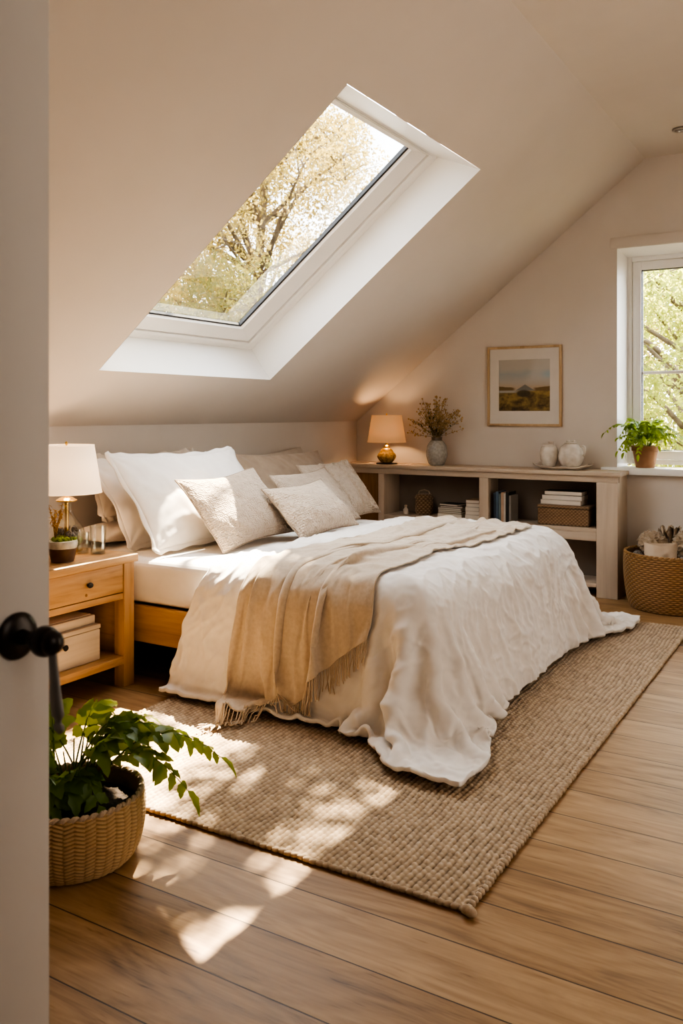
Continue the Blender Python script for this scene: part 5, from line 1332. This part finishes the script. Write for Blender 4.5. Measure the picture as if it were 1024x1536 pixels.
def mat_art():
    m, nt, out = mat('painted_moorland')
    p = pbsdf(nt, out, 0.7, 0, 0.3)
    tc = N(nt, 'ShaderNodeTexCoord'); sx = N(nt, 'ShaderNodeSeparateXYZ'); L(nt, tc.outputs['Object'], sx.inputs[0])
    mx_ = N(nt, 'ShaderNodeMapRange'); mx_.inputs['From Min'].default_value = -aw; mx_.inputs['From Max'].default_value = aw; L(nt, sx.outputs['X'], mx_.inputs['Value'])
    mz = N(nt, 'ShaderNodeMapRange'); mz.inputs['From Min'].default_value = a0; mz.inputs['From Max'].default_value = a1; L(nt, sx.outputs['Z'], mz.inputs['Value'])
    U_, V_ = mx_.outputs[0], mz.outputs[0]
    def M2(op, a, b=None, c=None):
        n = N(nt, 'ShaderNodeMath', operation=op)
        for i_, x_ in enumerate((a, b, c)):
            if x_ is None: continue
            if isinstance(x_, (int, float)): n.inputs[i_].default_value = x_
            else: L(nt, x_, n.inputs[i_])
        return n.outputs[0]
    def noise_(sc_, st=(1, 1, 1), det=5):
        n = N(nt, 'ShaderNodeTexNoise', i_Scale=sc_, i_Detail=det, i_Distortion=0.4); mp = N(nt, 'ShaderNodeMapping'); mp.inputs['Scale'].default_value = st
        L(nt, tc.outputs['Object'], mp.inputs['Vector']); L(nt, mp.outputs[0], n.inputs['Vector']); return n.outputs['Fac']
    def mixc(f, a, b):
        n = N(nt, 'ShaderNodeMix', data_type='RGBA'); L(nt, f, n.inputs[0])
        for i_, x_ in ((6, a), (7, b)):
            if isinstance(x_, tuple): n.inputs[i_].default_value = (*x_, 1)
            else: L(nt, x_, n.inputs[i_])
        return n.outputs[2]
    def sstep(x_, a, b):
        n = N(nt, 'ShaderNodeMapRange', interpolation_type='SMOOTHSTEP'); n.inputs['From Min'].default_value = a; n.inputs['From Max'].default_value = b; L(nt, x_, n.inputs['Value']); return n.outputs[0]
    nz = noise_(7, (1, 1, 2.5))
    sky = ramp(nt, M2('MULTIPLY_ADD', nz, 0.16, M2('SUBTRACT', V_, 0.08)), [(0.46, (0.46, 0.37, 0.27)), (0.58, (0.43, 0.40, 0.36)), (0.72, (0.36, 0.38, 0.38)), (0.82, (0.46, 0.43, 0.38)), (1.0, (0.47, 0.43, 0.38))])
    # bright rain shaft on the right, blue gap at the far right
    shaft = M2('MULTIPLY', sstep(M2('SUBTRACT', M2('MULTIPLY_ADD', nz, 0.2, U_), M2('MULTIPLY', M2('SUBTRACT', V_, 0.6), 0.45)), 0.55, 0.75), sstep(V_, 0.45, 0.7))
    sky = mixc(M2('MULTIPLY', shaft, 0.55), sky, (0.56, 0.55, 0.52))
    blue = M2('MULTIPLY', sstep(U_, 0.75, 0.98), M2('MULTIPLY', sstep(V_, 0.60, 0.70), sstep(V_, 0.82, 0.72)))
    sky = mixc(M2('MULTIPLY', blue, 0.7), sky, (0.34, 0.46, 0.53))
    nl = noise_(13, (1, 1, 1.6)); nl2 = noise_(60)
    land = ramp(nt, M2('MULTIPLY_ADD', nl2, 0.25, M2('MULTIPLY_ADD', V_, 0.35, M2('MULTIPLY', nl, 0.8))), [(0.38, (0.05, 0.04, 0.028)), (0.52, (0.14, 0.095, 0.045)), (0.66, (0.27, 0.19, 0.075)), (0.82, (0.40, 0.29, 0.10))])
    hor = M2('MULTIPLY_ADD', M2('ABSOLUTE', M2('SUBTRACT', U_, 0.52)), 0.10, 0.415)
    ridge = M2('MULTIPLY_ADD', noise_(22, (1, 1, 0.01)), 0.03, hor)
    peak = M2('MAXIMUM', M2('SUBTRACT', 0.515, M2('MULTIPLY', M2('ABSOLUTE', M2('SUBTRACT', U_, 0.515)), 0.62)), 0.0)
    island = sstep(M2('SUBTRACT', V_, M2('MAXIMUM', ridge, 0.38)), 0.006, -0.006)
    ispeak = M2('MULTIPLY', sstep(M2('SUBTRACT', V_, peak), 0.008, -0.008), sstep(V_, 0.38, 0.41))
    c = mixc(ispeak, sky, (0.21, 0.20, 0.175))
    sides = M2('MULTIPLY', island, sstep(M2('ABSOLUTE', M2('SUBTRACT', U_, 0.5)), 0.15, 0.24))
    c = mixc(sides, c, (0.19, 0.125, 0.06))
    low = sstep(V_, 0.405, 0.375); c = mixc(low, c, land)
    lake = M2('MULTIPLY', M2('MULTIPLY', sstep(V_, 0.345, 0.365), sstep(V_, 0.41, 0.39)), sstep(U_, 0.42, 0.28)); c = mixc(M2('MULTIPLY', lake, 0.8), c, (0.42, 0.41, 0.38))
    mound = sstep(M2('ADD', M2('POWER', M2('MULTIPLY', M2('SUBTRACT', U_, 0.49), 7.0), 2.0), M2('POWER', M2('MULTIPLY', M2('SUBTRACT', V_, 0.34), 14.0), 2.0)), 1.3, 0.5)
    c = mixc(M2('MULTIPLY', mound, 0.85), c, (0.06, 0.05, 0.035))
    L(nt, c, p.inputs['Base Color'])
    return m
bm = bmesh.new(); box(bm, (-aw - 0.004, 0.0045, a0 - 0.004), (aw + 0.004, 0.007, a1 + 0.004), 0); obj('print', bm, mat_art(), pc_, smooth=False)
bm = bmesh.new(); box(bm, (-hw + 0.004, 0.0075, 0.004), (hw - 0.004, 0.0105, hh - 0.004), 0); obj('backing', bm, MT['brownwood'], pc_, smooth=False)

# ---- laundry basket in the corner
LB = (2.625, -0.355, 0)
lb = thing('wicker_basket', 'deep honey brown wicker basket on the floor below the window', 'basket', LB)
aim = math.atan2(-0.857, 0.515) + 0.0
bk = woven('body', [(0.010, 0.004), (0.235, 0.004), (0.262, 0.012), (0.285, 0.08), (0.300, 0.20), (0.304, 0.30), (0.300, 0.365)], 44, 84, MT['wicker2'], lb, 0.0075, thick=0.014, cut=[(aim, 0.10, 0.305, 0.33)])
bm = bmesh.new(); rope_ring(bm, 0.294, 0.368, 0.009, 110); obj('rim', bm, MT['rattan'], bk)
bm = bmesh.new(); lathe(bm, [(0.001, 0.02), (0.255, 0.02)], seg=32, cap0=True, cap1=False); obj('floor_disc', bm, MT['brownpot'], bk)
def crumple(name, label, c, r, sq, mt, seed, cat, group=None, freq=9, amp=0.35):
    bm = bmesh.new(); bmesh.ops.create_icosphere(bm, subdivisions=5, radius=1)
    for v in bm.verts:
        d = v.co.normalized()
        k = 1 - abs(mn.noise(d * 2.2 + Vector((seed, 0, 0)))) * 1.1 + 0.30 * (1 - abs(mn.noise(d * freq * 0.6 + Vector((seed, 3, 0)))) * 2)
        k += 0.10 * mn.noise(d * 14 + Vector((0, seed, 0)))
        v.co = Vector((d.x * sq[0], d.y * sq[1], d.z * sq[2])) * r * (1 - amp + amp * k) + Vector(c)
    return tag(obj(name, bm, mt, None, angle=0), label, cat, group)
gl = 'crinkled cloths in the wicker basket'
# ruffled cloth: fan of pleats
def ruffle_fan(label, c, r, ht, a0, a1, mt, seed, tilt=(0, 0)):
    n_, k_ = 150, 22
    V = np.zeros((n_, k_, 3))
    for i in range(n_):
        a = a0 + (a1 - a0) * i / (n_ - 1)
        for j in range(k_):
            t = j / (k_ - 1)
            f = math.sin(i * 0.42 + seed + 2.6 * mn.noise(Vector((i * 0.05, t * 1.5, seed)))) ; f2 = mn.noise(Vector((i * 0.11, t * 4, seed))) + 0.6 * mn.noise(Vector((i * 0.3, t * 11, seed)))
            rad = r * t * (1 + 0.22 * f2); y = 0.05 * math.sin(t * 2.6) * f + 0.05 * f2 * t - 0.02 * t * t
            curl = 0.03 * max(0, t - 0.75) * 4 * (1 + f)
            V[i, j] = (c[0] + math.cos(a) * rad * 1.0 + tilt[0] * t, c[1] + y - curl * 0.5 + tilt[1] * t, c[2] + math.sin(a) * rad * ht)
    o_ = link_mesh('crinkled_cloth', fast_mesh('crinkled_cloth', V.reshape(-1, 3), grid_faces(n_, k_)), mt, None, True, 0)
    md_ = o_.modifiers.new('t', 'SOLIDIFY'); md_.thickness = 0.004
    return tag(o_, label, 'cloth', gl)
ruffle_fan('crinkled beige cloth fanned over the middle of the wicker basket', (LB[0] - 0.01, LB[1] + 0.13, 0.36), 0.165, 1.0, 0.3, PI - 0.25, MT['crinkle'], 1.0)
crumple('crinkled_cloth', 'crumpled beige cloth wad at the bed side of the wicker basket, behind the paper bag', (LB[0] - 0.11, LB[1] - 0.045, 0.43), 0.085, (1.05, 0.75, 0.9), MT['crinkle'], 21, 'cloth', gl, 16, 0.75)
crumple('crinkled_cloth', 'crumpled beige cloth wad at the window side of the wicker basket', (LB[0] + 0.115, LB[1] - 0.045, 0.43), 0.09, (1.0, 0.75, 1.0), MT['crinkle'], 33, 'cloth', gl, 16, 0.75)
crumple('knitted_cloth', 'grey-brown knitted cloth tucked against the bed side of the wicker basket', (LB[0] - 0.19, LB[1] - 0.125, 0.325), 0.054, (0.7, 0.7, 1.1), MT['crinkledark'], 3, 'cloth', None)
crumple('grey_cloth', 'grey cloth at the bottom of the heap, right of the paper bag', (LB[0] + 0.13, LB[1] - 0.17, 0.335), 0.06, (1.0, 0.7, 0.7), MT['crinkledark'], 8, 'cloth', None)
crumple('bunched_cloth', 'bunched beige cloth filling the wicker basket under the others', (LB[0] + 0.01, LB[1] + 0.02, 0.17), 0.19, (1.0, 1.0, 0.45), MT['crinkle'], 13, 'cloth', None)
# paper bag standing at the front, open mouth turned to the room
pb_ = thing('paper_bag', 'pale kraft paper bag at the front of the wicker basket', 'paper bag', (LB[0] - 0.03, LB[1] - 0.20, 0.30), R(22))
bm = bmesh.new(); n_ = 22; gA = []
for s_ in (-1, 1):
    g_ = []
    for i in range(n_ + 1):
        u = -1 + 2 * i / n_; colv = []
        for j in range(13):
            t = j / 12
            x_ = u * (0.098 + 0.006 * t); z_ = t * (0.155 - 0.022 * (1 - abs(u)) * (1 if s_ < 0 else 0.3)); y_ = s_ * (0.026 * (1 - u ** 4) * (1 - 0.25 * t)) + 0.012 * mn.noise(Vector((u * 2, t * 3, 5 + s_)))
            colv.append(bm.verts.new((x_, y_, z_)))
        g_.append(colv)
    gA.append(g_)
    for i in range(n_):
        for j in range(12): bm.faces.new((g_[i][j], g_[i + 1][j], g_[i + 1][j + 1], g_[i][j + 1]))
for i in (0, n_):
    for j in range(12): bm.faces.new((gA[0][i][j], gA[1][i][j], gA[1][i][j + 1], gA[0][i][j + 1]))
bg = obj('bag_body', bm, MT['kraft'], pb_, angle=0)

# ------------------------------------------------------------------ outdoors
bm = bmesh.new(); box(bm, (-40, -30, -3.2), (30, 40, -2.9), 0)
structure(obj('ground', bm, MT['lawn'], smooth=False), 'lawn far below the attic windows', 'ground')

def foliage(centres, n, size, seed, spread):
    g = np.random.default_rng(seed)
    C_ = np.array([c[:3] for c in centres]); Rr = np.array([c[3] for c in centres])
    w_ = Rr ** 2; k = g.choice(len(C_), n, p=w_ / w_.sum())
    d = g.standard_normal((n, 3)); d /= np.linalg.norm(d, axis=1, keepdims=True)
    rad = Rr[k] * (0.35 + 0.65 * g.random(n) ** 0.5)
    # clumping into sprays
    P_ = C_[k] + d * rad[:, None]
    P_ += spread * np.sin(P_[:, [1, 2, 0]] * 5.1)
    a = g.standard_normal((n, 3)); a /= np.linalg.norm(a, axis=1, keepdims=True)
    b = np.cross(a, g.standard_normal((n, 3))); b /= np.linalg.norm(b, axis=1, keepdims=True)
    s = size * (0.6 + 0.8 * g.random((n, 1)))
    V = np.stack([P_ - a * s, P_ + b * s * 0.55, P_ + a * s, P_ - b * s * 0.55], 1).reshape(-1, 3)
    return V, np.arange(4 * n).reshape(n, 4)

def tree(label, trunk, centres, n, size, mt, seed, group, spread=0.12, trunk_r=0.14):
    t = thing('tree', label, 'tree', trunk[0], group=group)
    o0 = Vector(trunk[0])
    bm = bmesh.new(); tp = [Vector(p) - o0 for p in trunk]
    sp = [Vector(p) for p in smooth_prof([tuple(p) for p in tp], 5)] if len(tp) > 2 else tp
    tube(bm, sp, [trunk_r * (1 - 0.7 * i / len(sp)) for i in range(len(sp))], 10); obj('trunk', bm, MT['bark'], t, angle=0)
    bm = bmesh.new(); r_ = random.Random(seed)
    for c in centres:
        e_ = Vector(c[:3]) - o0
        h_ = min(range(len(sp)), key=lambda i: abs(sp[i].z - (e_.z - 0.7 * (e_ - sp[i]).xy.length)))
        s_ = sp[max(h_, len(sp) // 3)]
        mid_ = s_.lerp(e_, 0.55) + Vector((r_.uniform(-.2, .2), r_.uniform(-.2, .2), r_.uniform(0, .3)))
        pp = [Vector(p) for p in smooth_prof([tuple(s_), tuple(mid_), tuple(e_)], 5)]
        tube(bm, pp, [0.05 * (1 - 0.75 * i / len(pp)) for i in range(len(pp))], 6)
        for q in range(5):
            a_ = Vector((r_.uniform(-1, 1), r_.uniform(-1, 1), r_.uniform(-.6, .9))).normalized() * c[3] * 0.9
            b0 = pp[-1 - q % 3]; tube(bm, [b0, b0 + a_ * 0.5 + Vector((0, 0, 0.05)), b0 + a_], [0.016, 0.010, 0.004], 5)
    obj('branches', bm, MT['bark'], t, angle=0)
    V, Q = foliage([(c[0] - o0.x, c[1] - o0.y, c[2] - o0.z, c[3]) for c in centres], n, size, seed, spread)
    fo = link_mesh('foliage', fast_mesh('foliage', V, Q), mt, t, False)
    fo['kind'] = 'stuff'
    return t
GT = 'garden trees outside the windows'
rt = random.Random(21)
def crown(c, r, n, rr=(0.5, 0.95), sq=(1, 1, 1)):
    out = []
    for _ in range(n):
        while True:
            d = Vector((rt.uniform(-1, 1), rt.uniform(-1, 1), rt.uniform(-1, 1)))
            if d.length < 1: break
        out.append((c[0] + d.x * r * sq[0], c[1] + d.y * r * sq[1], c[2] + d.z * r * sq[2], rt.uniform(*rr)))
    return out
tree('tall yellow autumn tree seen through the skylight', [(-5.9, 6.2, -2.9), (-5.8, 6.3, 0), (-5.7, 6.2, 3), (-5.5, 6.4, 7)], crown((-6.0, 5.9, 5.1), 2.9, 58, (0.45, 0.95), (1, 1, 1.15)), 75000, 0.034, MT['treeyellow'], 1, GT, 0.15, 0.17)
tree('dense olive shrubby tree in the lower part of the skylight', [(-4.2, 2.2, -2.9), (-4.1, 2.3, -1), (-4.0, 2.2, 1.5)], crown((-4.0, 2.2, 1.8), 1.5, 24, (0.45, 0.75), (1.1, 1.1, 0.9)), 36000, 0.028, MT['treeolive'], 2, GT, 0.12, 0.14)
tree('big sunlit green tree filling the gable window', [(1.7, 7.4, -2.9), (1.8, 7.3, 0), (1.7, 7.2, 3)], crown((1.6, 7.4, 1.7), 2.5, 40, (0.5, 0.9)), 60000, 0.036, MT['treegreen'], 3, GT, 0.12, 0.18)
tree('slender yellow tree behind the green one in the gable window', [(0.2, 14.0, -2.9), (0.3, 13.9, 1), (0.2, 13.8, 5)], crown((0.4, 13.9, 4.2), 2.6, 26, (0.6, 1.0)), 14000, 0.07, MT['treeyellow'], 4, GT, 0.12, 0.15)
# overhanging boughs between the sun and the skylight
SUN = Vector((0.305, -0.625, -1.0)).normalized()
def up_sun(p, t): return Vector(p) - SUN * t
bc = []
for k in range(11):
    q = SP(rt.uniform(1.45, 2.25) if k < 10 else rt.uniform(0.7, 1.4), rt.uniform(-2.95, -2.05) if k < 10 else rt.uniform(-3.1, -2.4), 0.3); c = up_sun(q, rt.uniform(4.0, 5.6)); bc.append((c.x, c.y, c.z, rt.uniform(0.14, 0.30)))
for k in range(9):
    q = SP(rt.uniform(1.7, 2.25), rt.uniform(-3.2, -2.6), 0.3); c = up_sun(q, rt.uniform(4.2, 5.4)); bc.append((c.x, c.y, c.z, rt.uniform(0.12, 0.2)))
tree('tall thin-leaved tree whose boughs reach over the roof and dapple the sunlight', [(-0.3, 3.4, -2.9), (-0.3, 3.3, 1), (-0.3, 3.0, 4.6), (-0.6, 1.8, 6.6)], bc, 1500, 0.042, MT['treeyellow'], 5, GT, 0.10, 0.12)
tree('unseen broad green tree added close to the gable to shade the window', [(3.9, 3.6, -2.9), (3.9, 3.6, 1), (3.4, 3.5, 4), (2.6, 3.4, 6.0)], crown((1.9, 3.2, 6.2), 1.4, 22, (0.5, 0.8)), 9000, 0.06, MT['treegreen'], 6, GT, 0.10, 0.15)  # out of view, put in to keep direct sun off the gable window

# ------------------------------------------------------------------ light
world = bpy.data.worlds.new('pale_sky'); sc.world = world; world.use_nodes = True
wn = world.node_tree
for n_ in list(wn.nodes): wn.nodes.remove(n_)
wo = wn.nodes.new('ShaderNodeOutputWorld'); bgn = wn.nodes.new('ShaderNodeBackground')
bgn.inputs['Color'].default_value = (0.93, 0.96, 1.0, 1); bgn.inputs['Strength'].default_value = 12.0
wn.links.new(bgn.outputs[0], wo.inputs[0])
def lamp(name, kind, loc, energy, col, **kw):
    ld_ = bpy.data.lights.new(name, kind); ld_.energy = energy; ld_.color = col
    for k, v in kw.items(): setattr(ld_, k, v)
    o_ = bpy.data.objects.new(name, ld_); COL.objects.link(o_); o_.location = loc
    return o_
s = lamp('sun', 'SUN', (0, 4, 9), 64.0, (1.0, 0.84, 0.62), angle=R(0.55)); s.rotation_euler = SUN.to_track_quat('-Z', 'Y').to_euler()
lamp('lamp_glow', 'POINT', (0.37, -3.487, ZN + 0.40), 16.0, (1.0, 0.66, 0.38), shadow_soft_size=0.03)
lamp('lamp_glow', 'POINT', (0.415, -0.235, TZ + 0.27), 13.0, (1.0, 0.60, 0.30), shadow_soft_size=0.03)
# soft fill lamp added on the right; the wall there has no window
a = lamp('right_fill_light', 'AREA', (XR - 0.02, -3.3, 1.5), 30.0, (1.0, 0.90, 0.78), shape='RECTANGLE', size=2.5, size_y=1.4); a.rotation_euler = (0, R(90), 0)

a = lamp('door_fill_light', 'AREA', (4.7, -6.1, 1.9), 6.0, (1.0, 0.95, 0.88), shape='RECTANGLE', size=0.9, size_y=1.2); a.rotation_euler = Vector((-1.8, 0.25, -1.0)).to_track_quat('-Z', 'Y').to_euler()  # lamp added out of view to brighten the door and foreground

# ------------------------------------------------------------------ camera
cd = bpy.data.cameras.new('camera'); cam = bpy.data.objects.new('camera', cd); COL.objects.link(cam)
cam.location = (3.705, -6.418, 1.3); cam.rotation_euler = (R(90), 0, R(31.016))
cd.sensor_fit = 'HORIZONTAL'; cd.sensor_width = 36; cd.lens = 1294 / 1024 * 36
cd.shift_y = -(768 - 619) / 1024
cd.clip_start = 0.02; cd.clip_end = 200
cd.dof.use_dof = True; cd.dof.focus_distance = 4.3; cd.dof.aperture_fstop = 12
sc.camera = cam
sc.view_settings.view_transform = 'AgX'
sc.view_settings.look = 'AgX - High Contrast'
sc.view_settings.exposure = -0.12
cy = sc.cycles
cy.use_denoising = True
cy.max_bounces = 10; cy.diffuse_bounces = 6; cy.transparent_max_bounces = 24; cy.sample_clamp_indirect = 6.0
